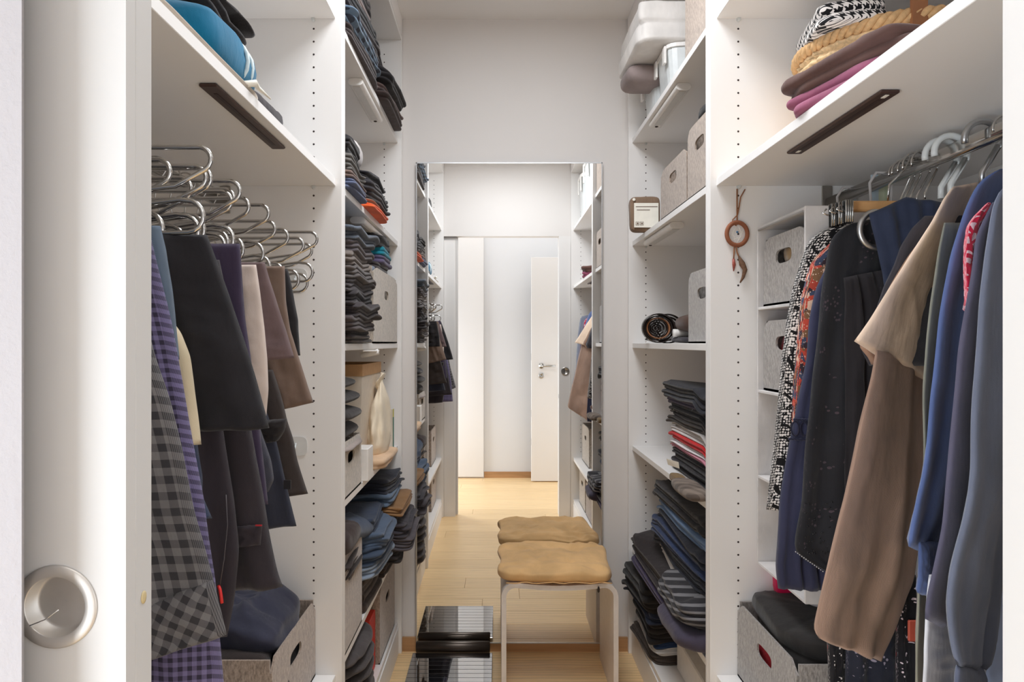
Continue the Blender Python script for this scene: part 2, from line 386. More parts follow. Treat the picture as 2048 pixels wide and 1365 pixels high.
# ------------------------------------------------------------------ shelving units
SH = [.13, .43, .842, 1.256, 1.668, 2.085]; TH = .019
def cabinet(side, near, label):
    s = 1 if side == 'right' else -1
    xf, xb = (XR, BR) if s > 0 else (XL, BL)
    y0, y1 = (YN+.006, 1.7195) if near else (1.7205, 2.779)
    t = thing('shelving_unit', label, 'shelving', ((xf+xb)/2, (y0+y1)/2, 0), 'white wardrobe shelving units')
    p = .018
    for a, b_ in ((y0, y0+p), (y1-p, y1)):
        boxo('side_panel', M['lam'], t, xf, xb, a, b_, 0, 2.502, .0008)
    boxo('back_panel', M['lam'], t, xb, xb-s*.006, y0+p, y1-p, .06, 2.48)
    boxo('plinth', M['lam'], t, xf+s*.012, xf+s*.03, y0+p, y1-p, 0, .108)
    boxo('top_panel', M['lam'], t, xf+s*.001, xb-s*.006, y0+p, y1-p, 2.483, 2.502)
    boxo('cornice', M['edge'], t, xf, xf+s*.018, y0, y1, 2.503, CEIL-.001)
    lv = SH if not near else [SH[0], SH[1], SH[4], SH[5]]
    for z in lv:
        boxo('shelf', M['lam'], t, xf+s*.0155, xb-s*.006, y0+p+.0005, y1-p-.0005, z-TH, z, .0009)
    pk = MB(); ps = MB()
    hx = xf+s*.07
    for yy, dr in ((y1-p, -1), (y0+p, 1)):
        z = .185
        while z < 2.45:
            if not any(-.028 < z-q < .012 for q in lv):
                pk.lathe((hx, yy, z), [(.0026, dr*.0001), (.0026, dr*.0004)], 'y', 8)
            z += .032
        for q in lv[1:]:
            ps.lathe((hx, yy, q-TH-.004), [(.0045, dr*.0001), (.0045, dr*.006), (.003, dr*.009)], 'y', 10)
            ps.box(hx-.004, hx+.004, min(yy, yy+dr*.008), max(yy, yy+dr*.008), q-TH-.005, q-TH-.0002)
    pk.build('peg_holes', M['hole'], t, kind='stuff')
    ps.build('shelf_pins', M['plastic_f'], t, kind='stuff')
    if near:
        rx = xf+s*.29; r = MB(); n = 20
        r.prism([(rx+.0075*math.cos(2*PI*i/n), 1.603+.015*math.sin(2*PI*i/n)) for i in range(n)], 'y', y0+p+.001, y1-p-.001)
        r.build('clothes_rail', M['chrome'], t, True)
        for yy in (y0+p+.001, y1-p-.005): boxo('rail_bracket', M['satin'], t, rx-.013, rx+.013, yy, yy+.004, 1.58, 1.648, .001)
    return t
cabinet('left', True, 'white shelving unit left of the doorway with a clothes rail of steel hangers')
cabinet('left', False, 'white shelving unit left of the mirror stacked with dark folded clothes')
cabinet('right', True, 'white shelving unit at right with a rail of blouses, coats and scarves')
cabinet('right', False, 'white shelving unit right of the mirror with felt boxes and a red-striped shirt stack')

# under-shelf bars
for side, (a, b_), z in ((-1, ((416, 165), (571, 293)), SH[4]-TH), (1, ((1773, 178), (1573, 303)), SH[4]-TH)):
    dn = (z-EYE)*F/(CY-a[1]); df = (z-EYE)*F/(CY-b_[1])
    xo = (b_[0]-CX)*df/F if side < 0 else (b_[0]-CX)*df/F
    if side < 0: x0, x1 = xo-.027, xo
    else: x0, x1 = xo, xo+.03
    t = thing('light_bar', 'dark brown flat light bar under the %s hanging-rail shelf' % ('left' if side < 0 else 'right'), 'light', ((x0+x1)/2, (dn+df)/2, z-.006), 'brown under-shelf light bars')
    boxo('housing', M['bronze'], t, x0, x1, dn, df, z-.006, z-.0003, .0015)
    boxo('groove', plain('bar_groove', (50, 36, 33), .5), t, (x0+x1)/2-.003, (x0+x1)/2+.003, dn+.03, df-.03, z-.0066, z-.0059)
    if side > 0:
        for yy in (dn+.018, df-.018): boxo('screw_slot', M['label'], t, (x0+x1)/2-.003, (x0+x1)/2+.003, yy-.009, yy+.004, z-.0068, z-.0059)
def led(s, z, y0, y1, label):
    z -= TH; xc = (XR+.048) if s > 0 else (XL-.045)
    t = thing('battery_lamp', label, 'lamp', (xc, (y0+y1)/2, z-.022), 'white battery lamps under the shelves')
    n = 10; pr = [(xc-.012+.011*math.cos(PI/2+PI*i/n), z-.0112+.0108*math.sin(PI/2+PI*i/n)) for i in range(n+1)]+[(xc+.012+.011*math.cos(-PI/2+PI*i/n), z-.0112+.0108*math.sin(-PI/2+PI*i/n)) for i in range(n+1)]
    hs_ = MB().prism(pr, 'y', y0, y1).build('lamp_housing', M['plastic_w'], t)
    boxo('diffuser', M['diff'], hs_, xc-.0115, xc+.0115, y0+.012, y1-.035, z-.0235, z-.0219, .0006)
    MB().lathe((xc, y1-.02, z-.0219), [(.006, 0), (.006, -.0016), (.0025, -.003)], 'z', 14).build('sensor', M['hole'], hs_, True)
led(-1, SH[5], 2.08, 2.44, 'white battery lamp under the top left shelf beside the mirror')
led(-1, SH[4], 2.11, 2.50, 'white battery lamp under the left shelf holding an orange item')
led(1, SH[5], 2.12, 2.50, 'white battery lamp under the right shelf with the white bolster')
led(1, SH[4], 2.20, 2.60, 'white battery lamp under the right shelf with the burlap pouch')
t = thing('clip_lamp', 'small white cylindrical clip lamp hanging from the eye-level left shelf', 'lamp', (-.405, 2.1, 1.19))
MB().tube([px(722, 711, 2.08), px(740, 708, 2.08), px(757, 704, 2.08)], .0085, 14).build('lamp_head', M['plastic_w'], t, True)
MB().tube([px(745, 706, 2.08), px(745, 701, 2.08), (px(745, 700, 2.08)[0], 2.08, SH[3]-TH-.002)], .005, 10).build('lamp_stem', M['plastic_w'], t, True)
boxo('clip', M['plastic_w'], t, -.405, -.365, 2.05, 2.11, SH[3]-TH-.006, SH[3]-TH-.0006, .001)

# ------------------------------------------------------------------ soft shapes
def ridge(p): return 1-abs(noise.noise(p))*2
def soft(name, x0, x1, y0, y1, z0, z1, mat, layers=2, seed=0, wr=.006, ez=.55, exy=.28, rot=0, scal=.006, parent=None, nu=64, nv=None, tilt=0, wv=None, loff=.010, rs=9, **kw):
    nv = nv or max(14, 8*layers+2)
    cx_, cy_, cz = (x0+x1)/2, (y0+y1)/2, (z0+z1)/2; a, b_, c = abs(x1-x0)/2, (y1-y0)/2, (z1-z0)/2
    v = []; uv = []; sp = lambda t_, e: math.copysign(abs(t_)**e, t_)
    if layers > 1: ez = min(ez, .30)
    for j in range(nv+1):
        ph = -PI/2+PI*j/nv
        if layers > 1:   # even spacing in height so that every fold keeps its own rounded edge
            zz = -1+2*max(0, min(1, (j-1)/(nv-2))); rr = 0 if j in (0, nv) else 1
            if j in (1, nv-1): rr = .93
        else:
            zz = sp(math.sin(ph), ez); rr = max(0, math.cos(ph))**(ez*.75)
        zn = (zz+1)/2; k = min(layers-1, int(zn*layers)); tl = zn*layers-k
        dip = (1-math.sqrt(max(0, math.sin(PI*min(1, max(0, tl))))))*scal if layers > 1 else 0
        for i in range(nu):
            q = 2*PI*i/nu; cq, sq = math.cos(q), math.sin(q)
            o = (noise.noise(Vector((k*5.3+seed, cq*.9, sq*.9+seed)))*loff*1.6 if layers > 1 else 0)-dip
            X = sp(cq, exy)*rr*a; Y = sp(sq, exy)*rr*b_; Z = zz*c
            if rr > .5: X += o*math.copysign(min(1, abs(cq)*1.6), cq); Y += o*math.copysign(min(1, abs(sq)*1.6), sq)
            p = Vector((X*7+seed*3.1, Y*7-seed, Z*9+seed*1.7))
            if rr > .3:
                X += (noise.noise(p)*.9+noise.noise(p*2.7)*.5)*wr; Y += (noise.noise(p+Vector((9, 3, 1)))+noise.noise(p*2.3)*.4)*wr
            top = max(0, zz) if layers == 1 else max(0, zz)**2
            w1 = noise.noise(Vector((X*rs*1.5+seed, Y*rs*1.5, seed)))*1.1
            w2 = ridge(Vector((X*rs+seed*2+w1*.5, Y*rs*.7, seed+3)))*.9+ridge(Vector((X*rs*.8, Y*rs*2.1+seed+w1*.4, 5)))*.5
            Z += (w1*.7+w2-.7)*wr*top
            Z += tilt*Y
            if rot: X, Y = X*math.cos(rot)-Y*math.sin(rot), X*math.sin(rot)+Y*math.cos(rot)
            ax, ay, az = cx_+X, cy_+Y, cz+Z
            if wv: az = max(wv[2], az+noise.noise(Vector((ax*6, ay*9, wv[0])))*wv[1]+noise.noise(Vector((ax*14, ay*17, wv[0]+5)))*wv[1]*.4)
            v.append((ax, ay, az)); uv.append((X+Y*.7, Z+Y*.25))
    f = []
    for j in range(nv):
        for i in range(nu): k = (i+1) % nu; f.append((j*nu+i, j*nu+k, j*nu+nu+k, j*nu+nu+i))
    f += [tuple(range(nu-1, -1, -1)), tuple(range(nv*nu, nv*nu+nu))]
    if not tilt and not wv: v = [(p[0], p[1], max(p[2], z0)) for p in v]
    return mobj(name, v, f, mat, parent, True, uv, **kw)
BLK = (26, 25, 28); NAV = (38, 42, 62); GRY = (98, 96, 98); CHA = (52, 49, 52)
SEED = [0]
def stack(s, z, y0, y1, xin, depth, items, group, cat='clothes', name='folded_garment', jit=.01):
    """items: (height, rgb, overhang, label[, kind, rgb2, (dy0, dy1)]) from the bottom up"""
    xf = (XR+xin) if s > 0 else (XL-xin); z00 = z; ws = SEED[0]*1.37; am = .004
    for it in items:
        h, rgb, ov, lab = it[:4]; kind = it[4] if len(it) > 4 else 'plain'; r2 = it[5] if len(it) > 5 else None
        yo = it[6] if len(it) > 6 else (0, 0)
        SEED[0] += 1; rnd = random.Random(SEED[0])
        x0 = xf-s*ov; x1 = xf+s*depth
        soft(name, min(x0, x1), max(x0, x1), y0+rnd.uniform(-jit, jit)+yo[0], y1+rnd.uniform(-jit, jit)+yo[1], z+.0006, z+h, cloth(rgb, kind, r2),
             layers=2 if h < .03 else 3 if h < .045 else 4, seed=SEED[0], wr=.004 if h < .03 else .009, rot=rnd.uniform(-.035, .035), exy=.2, scal=.007, loff=.008 if h < .03 else .014,
             wv=(ws, am, z00+.0006), label=lab, cat=cat, group=group)
        z += h*.97; am = min(.022, am+h*.22)
    return z

# --- felt boxes
def felt_box(x0, x1, y0, y1, z0, h, mat, label, group, s, drop=.0, hole=.5, content=None):
    if x0 > x1: x0, x1 = x1, x0
    t = thing('felt_box', label, 'box', ((x0+x1)/2, (y0+y1)/2, z0+.0005), group)
    th = .005; z0 += .0006; b = MB(); r = .03
    b.box(x0, x1, y0, y1, z0, z0+th)
    for yy in (y0, y1-th): b.box(x0+th, x1-th, yy, yy+th, z0+th, z0+h-drop)
    b.build('box_body', mat, t)
    W = (y1-y0)/2-.0; yc = (y0+y1)/2; zc = z0+h/2
    hw, hh, hz = .042, .016, z0+h*(.5+hole*.36)
    n = 32
    for xa, xb in ((x0, x0+th), (x1-th, x1)):
        v = []
        for X in (xa, xb):
            for i in range(n):
                q = 2*PI*i/n
                # outer outline: rectangle with rounded top corners, sampled by angle
                cxx, czz = math.cos(q), math.sin(q)
                k = 1/max(abs(cxx)/W, abs(czz)/(h/2)); Y, Z = cxx*k, czz*k
                if Z > h/2-r and abs(Y) > W-r:
                    dy, dz = abs(Y)-(W-r), Z-(h/2-r); L = math.hypot(dy, dz) or 1
                    Y = math.copysign(W-r+dy/L*r, Y); Z = h/2-r+dz/L*r
                if Z < 0 and abs(abs(Y)-W) < W*.35 and abs(Z+h/2) < h*.12: Y, Z = math.copysign(W, Y), -h/2
                v.append((X, yc+Y, zc+Z))
            for i in range(n):
                q = 2*PI*i/n; e = .6; cs, sn = math.cos(q), math.sin(q)
                v.append((X, yc+math.copysign(abs(cs)**e, cs)*hw, hz+math.copysign(abs(sn)**e, sn)*hh))
        f = []
        for i in range(n):
            j = (i+1) % n
            f += [(i, j, n+j, n+i), (2*n+j, 2*n+i, 3*n+i, 3*n+j), (i, 2*n+i, 2*n+j, j), (n+i, n+j, 3*n+j, 3*n+i)]
        mobj('handle_panel', v, f, mat, t)
    return t
GB = 'felt storage boxes with cut-out handles'

# ------------------------------------------------------------------ hanging garments
def resample(pl, n):
    L = [0]
    for a, b_ in zip(pl, pl[1:]): L.append(L[-1]+math.hypot(b_[0]-a[0], b_[1]-a[1]))
    out = []
    for i in range(n+1):
        t_ = L[-1]*i/n; k = 0
        while k < len(L)-2 and L[k+1] < t_: k += 1
        u = (t_-L[k])/max(1e-9, L[k+1]-L[k])
        out.append((pl[k][0]+(pl[k+1][0]-pl[k][0])*u, pl[k][1]+(pl[k+1][1]-pl[k][1])*u))
    return out
def smoothpl(p, it=2):
    for _ in range(it):
        p = [p[0]]+[((p[i-1][0]+2*p[i][0]+p[i+1][0])/4, (p[i-1][1]+2*p[i][1]+p[i+1][1])/4) for i in range(1, len(p)-1)]+[p[-1]]
    return p
def hang(name, label, d, front, back, mat, t=.010, folds=3, amp=.006, peak=0, seed=1, nu=26, nv=56, cat='clothes', group=None, parent=None, gather=0, growth=.5, drift=1.5, db=None):
    """garment in a plane across the rail: front/back are the two side edges (photo px at depth d)"""
    F_ = smoothpl(resample([(px(x, y, d)[0], px(x, y, d)[2]) for x, y in front], nv))
    db = db or d
    B_ = smoothpl(resample([(px(x, y, db)[0], px(x, y, db)[2]) for x, y in back], nv))
    v = []; uv = []; M_ = 2*nu
    for j in range(nv+1):
        vv = j/nv; (fx, fz), (bx, bz) = F_[j], B_[j]; W = math.hypot(bx-fx, bz-fz)
        A = amp*(growth+(1-growth)*vv)
        if gather: A *= 1+gather*max(0, vv-.8)*5*math.sin(min(1, (vv-.8)*5)*PI) if vv > .8 else 1
        for i in range(M_):
            u = i/nu if i <= nu else (M_-i)/nu; sg = -1 if i <= nu else 1
            if i == 0 or i == nu: sg = 0
            hsh = (max(0, 1-(2*u-1)**4))**.6
            fo = math.sin(2*PI*folds*u+seed+drift*vv*math.sin(seed*2.1))*.65+math.sin(2*PI*folds*1.73*u+seed*2.3-drift*.7*vv)*.35
            fo += noise.noise(Vector((u*4+seed*5, vv*5, seed)))*.8
            tt = t*(.75+.25*math.sin(PI*min(1, vv*3)/2))*(.35 if vv in (0, 1) else 1)
            wk_ = (ridge(Vector((u*3+vv*2+seed, vv*7-u*2, seed*1.3)))-.6)*.0028+(ridge(Vector((u*6+seed, vv*15+u*4, seed)))-.6)*.0012
            Y = d+(db-d)*u+sg*tt*hsh+fo*A*min(1, 4*u+.15)-wk_*min(1, 5*u)
            X = fx+(bx-fx)*u; Z = fz+(bz-fz)*u
            Z += peak*(1-abs(2*u-1))*max(0, 1-vv*3)**2 + noise.noise(Vector((X*20, seed, 1)))*.003*vv
            X += noise.noise(Vector((Z*9, u*2+seed, 3)))*.0035
            v.append((X, Y, Z)); uv.append(((X-fx)*(1 if sg <= 0 else 1)+.004*fo+sg*.1, Z+sg*.003))
    f = []
    for j in range(nv):
        for i in range(M_): k = (i+1) % M_; f.append((j*M_+i, j*M_+k, j*M_+M_+k, j*M_+M_+i))
    f += [tuple(range(M_-1, -1, -1)), tuple(range(nv*M_, nv*M_+M_))]
    return mobj(name, v, f, mat, parent, True, uv, label=label, cat=cat, group=group)
def shift(pl, dx, dy=0): return [(x+dx, y+dy) for x, y in pl]

# ================================================================== CONTENTS
# --- stool with cushion
t = thing('stool', 'white bent-plywood stool standing in front of the mirror', 'stool', (.219, 2.56, 0))
sx0, sx1, sy0, sy1, sh, th, rr = .014, .4246, 2.395, 2.72, .414, .017, .05
def arch(o):  # outline of the bent sheet at inset o, from the left foot to the right foot
    p = [(sx0+o, 0)]
    p += [(sx0+rr+(rr-o)*math.cos(math.radians(a)), sh-rr+(rr-o)*math.sin(math.radians(a))) for a in range(180, 89, -10)]
    for i in range(1, 12):
        u = i/12; p.append((sx0+rr+(sx1-sx0-2*rr)*u, sh-o-.010*math.sin(PI*u)))
    p += [(sx1-rr+(rr-o)*math.cos(math.radians(a)), sh-rr+(rr-o)*math.sin(math.radians(a))) for a in range(90, -1, -10)]
    return p+[(sx1-o, 0)]
A, B = arch(0), arch(th); n = len(A)
def stool_part(name, i0, i1):
    v = []
    for i in range(i0, i1+1):
        for yy in (sy0, sy1): v += [(A[i][0], yy, A[i][1]), (B[i][0], yy, B[i][1])]
    f = []
    for k in range(i1-i0):
        a = k*4; f += [(a, a+4, a+5, a+1), (a+2, a+3, a+7, a+6), (a, a+2, a+6, a+4), (a+1, a+5, a+7, a+3)]
    m_ = (i1-i0)*4; f += [(0, 1, 3, 2), (m_, m_+2, m_+3, m_+1)]
    mobj(name, v, f, M['stool'], t, False)
stool_part('side_panel', 0, 5); stool_part('seat', 5, n-6); stool_part('side_panel', n-6, n-1)
c = soft('cushion', .008, .412, 2.385, 2.755, .409, .462, M['cush'], 1, 31, .014, .55, .26, -.02, nu=140, nv=44, rs=12, label='flat tan fabric cushion with a zip lying on the white stool', cat='cushion')
zt = MB(); zt.lathe((.352, 2.378, .398), [(.0005, -.012), (.004, -.008), (.0045, 0), (.003, .008), (.0005, .012)], 'z', 12, 1, .4)
zt.build('zip_pull', M['leather_d'], c, True)
MB().tube([(.03+.37*i/20, 2.386+.002*math.sin(i*2.2), .418-.002*math.sin(i*1.3)) for i in range(21)], .002, 8).build('piping', M['cush'], c, True, uv=True)

# --- black glass scale
t = thing('bathroom_scale', 'black ribbed glass bathroom scale lying on the floor against the mirror', 'scale', (-.178, 2.53, 0))
boxo('glass_plate', M['bglass'], t, -.335, -.02, 2.36, 2.70, .024, .031, .0015)
boxo('base', M['black_glass_b'], t, -.322, -.033, 2.375, 2.69, .006, .0238, .003)
MB().tube([(-.325, 2.728, .042), (-.322, 2.728, .042), (-.033, 2.728, .042), (-.03, 2.728, .042)], .023, 24, rs=[.019, .022, .022, .019]).build('display_bar', M['bar'], t, True)
for xx in (-.31, -.045):
    for yy in (2.385, 2.68): MB().lathe((xx, yy, 0), [(.009, .0005), (.009, .006)], 'z', 14).build('foot', M['black_glass_b'], t)

# --- left rail: chrome trouser hangers
RXL, RXR, RZ = XL-.29, XR+.29, 1.603
def trouser_hanger(d, xe, dz, yaw, lab, first=[None]):
    P = []
    P += [(0, 0, RZ+.0)]
    hook = [(.022*math.cos(math.radians(a))+.0, 0, RZ+.002+.022*math.sin(math.radians(a))) for a in range(200, -41, -20)]
    pts = hook+[(.004, 0, RZ-.035), (.0, 0, RZ-.06), (.02, 0, 1.507+dz), (.05, 0, 1.511+dz)]
    L = xe-RXL
    def bar(x0, z0, x1, z1, n_=3): return [(x0+(x1-x0)*i/n_, 0, z0+(z1-z0)*i/n_) for i in range(n_+1)]
    pts += bar(.06, 1.511+dz, L-.02, 1.513+dz)
    pts += arc(L-.02, 1.497+dz, .016, 80, -55, 7)
    pts += bar(L-.05, 1.462+dz, .05, 1.437+dz)
    pts += arc(.045, 1.427+dz, .010, 95, 265, 5)
    pts += bar(.06, 1.418+dz, L-.045, 1.444+dz)
    pts += arc(L-.035, 1.422+dz, .021, 95, -85, 8)
    pts += bar(L-.06, 1.400+dz, .03, 1.396+dz)
    cs, sn = math.cos(yaw), math.sin(yaw)
    w_ = [(RXL+x*cs, d+x*sn, z) for x, _, z in pts]
    t = thing('trouser_hanger', lab, 'hanger', (RXL, d, RZ), 'steel zigzag trouser hangers on the left rail')
    k = len(hook)+3
    MB().tube(w_[:k], .0018, 8).build('hook', M['chrome'], t, True)
    MB().tube(w_[k-1:], .0034, 8).build('bars', M['chrome'], t, True)
hl = [(.89, -.372, .002, .02), (.915, -.43, -.012, -.04), (.95, -.41, -.004, .08), (.985, -.44, -.016, .02), (1.02, -.42, .004, -.04), (1.055, -.397, -.003, .03),
      (1.10, -.43, -.008, .06), (1.15, -.44, .004, .0), (1.21, -.432, .0, -.05), (1.27, -.424, .003, .03), (1.35, -.44, -.012, .06), (1.41, -.43, -.02, .02), (1.48, -.42, -.026, .05), (1.54, -.405, -.004, .03), (1.60, -.43, -.024, -.02)]
hw = ['highest loop, beside the sliding door', 'half hidden behind the highest loop', 'third from the doorway', 'above the black trousers', 'above the black work trousers', 'between black and violet trousers', 'above the violet trousers',
      'above the beige trousers', 'mid-row above the mauve shorts', 'above the taupe trousers', 'empty, just past the taupe trousers', 'empty, fourth from the partition', 'empty, third from the partition', 'reaching farthest right', 'next to the peg-holed partition']
for (d, xe, dz, yw), lw in zip(hl, hw): trouser_hanger(d, xe, dz, yw, 'steel zigzag trouser hanger on the left rail, '+lw)

GL = 'trousers and shirts on the left rail'
def lg(name, label, d, front, hemdy, mat, w_=.26, cat='clothes', **k):
    dx = -w_*F/d
    back = [(x+dx, y+hemdy*(i/(len(front)-1))) for i, (x, y) in enumerate(front)]
    mn = px(0, 0, d)  # keep inside the unit
    lim = CX+(-.955)*F/d
    back = [(max(lim, x), y) for x, y in back]
    return hang(name, label, d, front, back, mat, group=GL, cat=cat, **k)
plaid = cloth((122, 118, 118), 'check', (48, 46, 49)); plaid2 = cloth((122, 118, 118), 'bias', (48, 46, 49)); purp = cloth((134, 124, 166), 'gingham', (50, 45, 62))
pl_ = lg('checked_shirt', 'grey and black checked flannel shirt hanging nearest the sliding door', .74, [(262, 450), (285, 600), (309, 708), (339, 796), (365, 899), (388, 1020), (409, 1090), (427, 1160), (451, 1268)], 75, plaid, folds=2, amp=.008, seed=2, t=.013)
hb_ = hang('hem_band', None, .738, [(427, 1160), (436, 1200), (453, 1271)], [(120, 1255), (120, 1300), (120, 1376)], plaid2, t=.0145, folds=1.2, amp=.006, seed=2, nv=16, parent=pl_); del hb_['category']
lg('checked_shirt', 'purple and black gingham shirt sleeve behind the grey checked flannel', .78, [(300, 448), (322, 560), (347, 670), (368, 775), (386, 872), (404, 986), (412, 1060), (436, 1180), (443, 1270), (447, 1400)], 30, purp, folds=2, amp=.006, seed=3)
lg('denim_shirt', 'light blue denim shirt hanging behind the purple gingham', .81, [(322, 452), (334, 500), (345, 580), (352, 650), (360, 720)], 10, cloth((92, 106, 122), 'denim'), folds=2, seed=4, amp=.005)
lg('trousers', 'cream cotton trousers hanging between denim and black trousers', .84, [(330, 560), (345, 640), (364, 665), (381, 711), (388, 760), (393, 808), (402, 889)], 4, cloth((206, 190, 160)), folds=2, seed=5, amp=.005)
lg('jeans', 'dark blue jeans with a grey hem below the cream trousers', .87, [(370, 800), (392, 870), (405, 951), (404, 990), (424, 1036)], 14, cloth((52, 62, 86), 'denim'), folds=2, seed=6)
blk = cloth((44, 40, 43)); bl2 = cloth((36, 34, 37))
lg('trousers', 'plain black trousers with a square hem ending at mid-height', .90, [(413, 470), (432, 520), (462, 600), (490, 680), (512, 760), (528, 820), (537, 857)], 14, bl2, w_=.20, folds=2, seed=7, amp=.014, t=.013)
g = lg('softshell_trousers', 'long brown-black softshell trousers with a red zip pull', .935, [(372, 480), (400, 560), (424, 680), (440, 800), (452, 900), (470, 1000), (478, 1100), (470, 1200), (453, 1275)], 20, cloth((50, 44, 49)), w_=.20, folds=2, seed=8, amp=.010, t=.014)
zp = MB(); zp.tube([px(437, 1172, .905), px(440, 1180, .903), px(442, 1192, .902), px(444, 1207, .902)], .0022, 8); zp.build('zip_pull', plain('red_cord', (214, 42, 40), .5), g, True)
MB().tube([px(452, 990, .912), px(455, 1050, .909), px(448, 1120, .906), px(440, 1170, .905)], .0008, 6).build('zip', plain('dark_zip_teeth', (84, 78, 80), .5, .3), g, True)
g = lg('work_trousers', 'black work trousers with a red pocket stripe hanging to the lowest point', .965, [(440, 520), (462, 640), (488, 780), (510, 900), (526, 990), (536, 1050), (548, 1110), (556, 1150), (566, 1174)], 30, cloth((48, 42, 46)), w_=.22, folds=3, seed=9, amp=.007, t=.013)
pk_ = hang('pocket', None, .948, [(525, 1050), (522, 1090)], [(470, 1054), (470, 1096)], cloth((54, 47, 51)), t=.003, folds=1, amp=.0, nu=10, nv=8, parent=g); del pk_['category']
boxo('pocket_stripe', plain('red_stitch', (170, 30, 36), .6), g, px(511, 0, .943)[0], px(524, 0, .943)[0], .9425, .9435, px(0, 1053, .943)[2], px(0, 1050, .943)[2])
lg('trousers', 'dark violet trousers folded over a steel hanger', 1.0, [(481, 488), (485, 560), (491, 640), (500, 700), (520, 850), (532, 980), (536, 1010)], 10, cloth((58, 48, 68)), w_=.14, folds=4, seed=10, amp=.006)
lg('trousers', 'pale beige trousers folded over a steel hanger, hem at mid-height', 1.05, [(512, 530), (520, 580), (529, 655), (535, 720), (538, 780), (533, 836)], -20, cloth((202, 186, 176)), w_=.11, folds=2, seed=11, amp=.006)
g = lg('jeans', 'faded black jeans with a back pocket below the beige trousers', 1.08, [(505, 800), (522, 860), (540, 920), (546, 960), (536, 985)], 10, cloth((62, 62, 72), 'denim'), w_=.13, folds=2, seed=12)
lg('shorts', 'mauve-grey shorts with a wide slanting leg', 1.11, [(531, 525), (540, 560), (556, 611), (572, 660), (589, 716)], 22, cloth((104, 86, 86)), w_=.16, folds=2, seed=13, amp=.007)
lg('trousers', 'navy cotton trousers with a turned hem near the partition', 1.14, [(520, 780), (553, 884), (566, 940), (580, 1000), (594, 1052)], 20, cloth((46, 48, 60)), w_=.14, folds=2, seed=14)
lg('jacket', 'dark brown jacket with a rounded pocket flap below the shorts', 1.165, [(545, 740), (573, 840), (588, 880), (597, 920), (608, 960), (616, 988)], 22, cloth((56, 48, 45)), w_=.18, folds=2, seed=15, amp=.008)
fl_ = [px(545, 835, 1.125)[0], px(570, 840, 1.125)[0]]
hang('cap', 'dark rounded cloth cap hanging under the beige trousers', 1.12, [(573, 838), (570, 862), (556, 882)], [(520, 842), (521, 866), (532, 886)], cloth((42, 38, 38)), t=.012, folds=1, amp=.002, cat='cap', nu=16, nv=14)
tg = MB(); a = px(572, 958, 1.13); b_ = px(586, 976, 1.13); tg.box(a[0], b_[0], 1.118, 1.1195, b_[2], a[2])
tg.build('price_tag', bl2, label='small square dark tag hanging from the brown jacket', cat='tag')
lg('trousers', 'taupe brown trousers folded over a hanger with slanting hem', 1.205, [(570, 533), (572, 600), (580, 660), (596, 711), (612, 755), (630, 806)], 32, cloth((118, 98, 86)), w_=.13, folds=3, seed=16, amp=.005)
lg('trousers', 'black trousers hanging last on the left rail by the partition', 1.25, [(573, 538), (584, 580), (598, 640), (600, 680), (601, 711)], 6, cloth((34, 31, 33)), w_=.14, folds=2, seed=17)

# --- left lower shelf: felt box with clothes
felt_box(-.453, -.83, 1.372, 1.698, SH[1], .188, M['felt_w'], 'grey-brown felt box full of dark clothes on the low left shelf', GB, -1)
def so(name, label, x0, x1, y0, y1, z0, z1, rgb, seed, kind='plain', r2=None, cat='clothes', group=None, **k):
    kk = dict(layers=1, wr=.014, ez=.7, exy=.4); kk.update(k)
    return soft(name, x0, x1, y0, y1, z0, z1, cloth(rgb, kind, r2), seed=seed, label=label, cat=cat, group=group, **kk)
GD = 'dark clothes in the low left felt box'
so('trousers', 'crumpled black trousers filling the low left felt box', -.82, -.462, 1.385, 1.69, .44, .585, (34, 31, 32), 41, group=GD, wr=.02)
so('jacket', 'crumpled dark navy jacket piled on top of the low left felt box', -.80, -.465, 1.42, 1.66, .575, .685, (50, 51, 66), 42, group=GD, wr=.03, nu=110, nv=40)
so('jumper', 'brown-black rolled jumper at the near end of the low left felt box', -.66, -.465, 1.38, 1.46, .56, .61, (52, 44, 42), 43, group=GD, wr=.014, layers=2)
# --- left upper shelf of the near unit
so('puffer_jacket', 'black quilted puffer jacket on the upper left shelf', -.86, -.49, 1.06, 1.40, 1.794, 1.90, (38, 32, 32), 44, wr=.02, layers=4, scal=.12, nu=90)
tq = so('rain_jacket', 'turquoise rolled rain jacket with two white stripes on the upper left shelf', -.82, -.432, 1.02, 1.255, 1.684, 1.792, (0, 96, 130), 45, wr=.010, exy=.3, ez=.5)
def ring_xz(xc, zc, a, b_, y, r, tilt=0):
    return [(xc+a*math.copysign(abs(math.cos(q))**.75, math.cos(q)), y+tilt*math.cos(q), zc+b_*math.copysign(abs(math.sin(q))**.8, math.sin(q))) for q in [2*PI*i/40 for i in range(40)]]
for yy, e in ((1.165, 1.0), (1.195, .985)):
    MB().tube(ring_xz(-.626, 1.738, .200*e, .061*e, yy, .003), .0038, 6, True).build('stripe', plain('white_piping', (206, 222, 226), .6), tq, True)
so('cloth', 'flat cream cloth under the turquoise jacket on the upper left shelf', -.82, -.405, .78, 1.20, 1.6685, 1.6835, (202, 190, 176), 46, wr=.003, exy=.2)
MB().tube([(-.43, 1.10, 1.674), (-.395, 1.115, 1.682), (-.40, 1.14, 1.684), (-.385, 1.16, 1.672)], .004, 8, rs=[.004, .006, .004, .001]).build('ribbon', M['label'], None, True, label='white frayed ribbon hanging over the edge of the upper left shelf', cat='ribbon')
so('shoe_bag', 'dark grey rounded shoe bag at the end of the upper left shelf', -.66, -.425, 1.19, 1.38, 1.6685, 1.72, (56, 50, 52), 47, wr=.006)
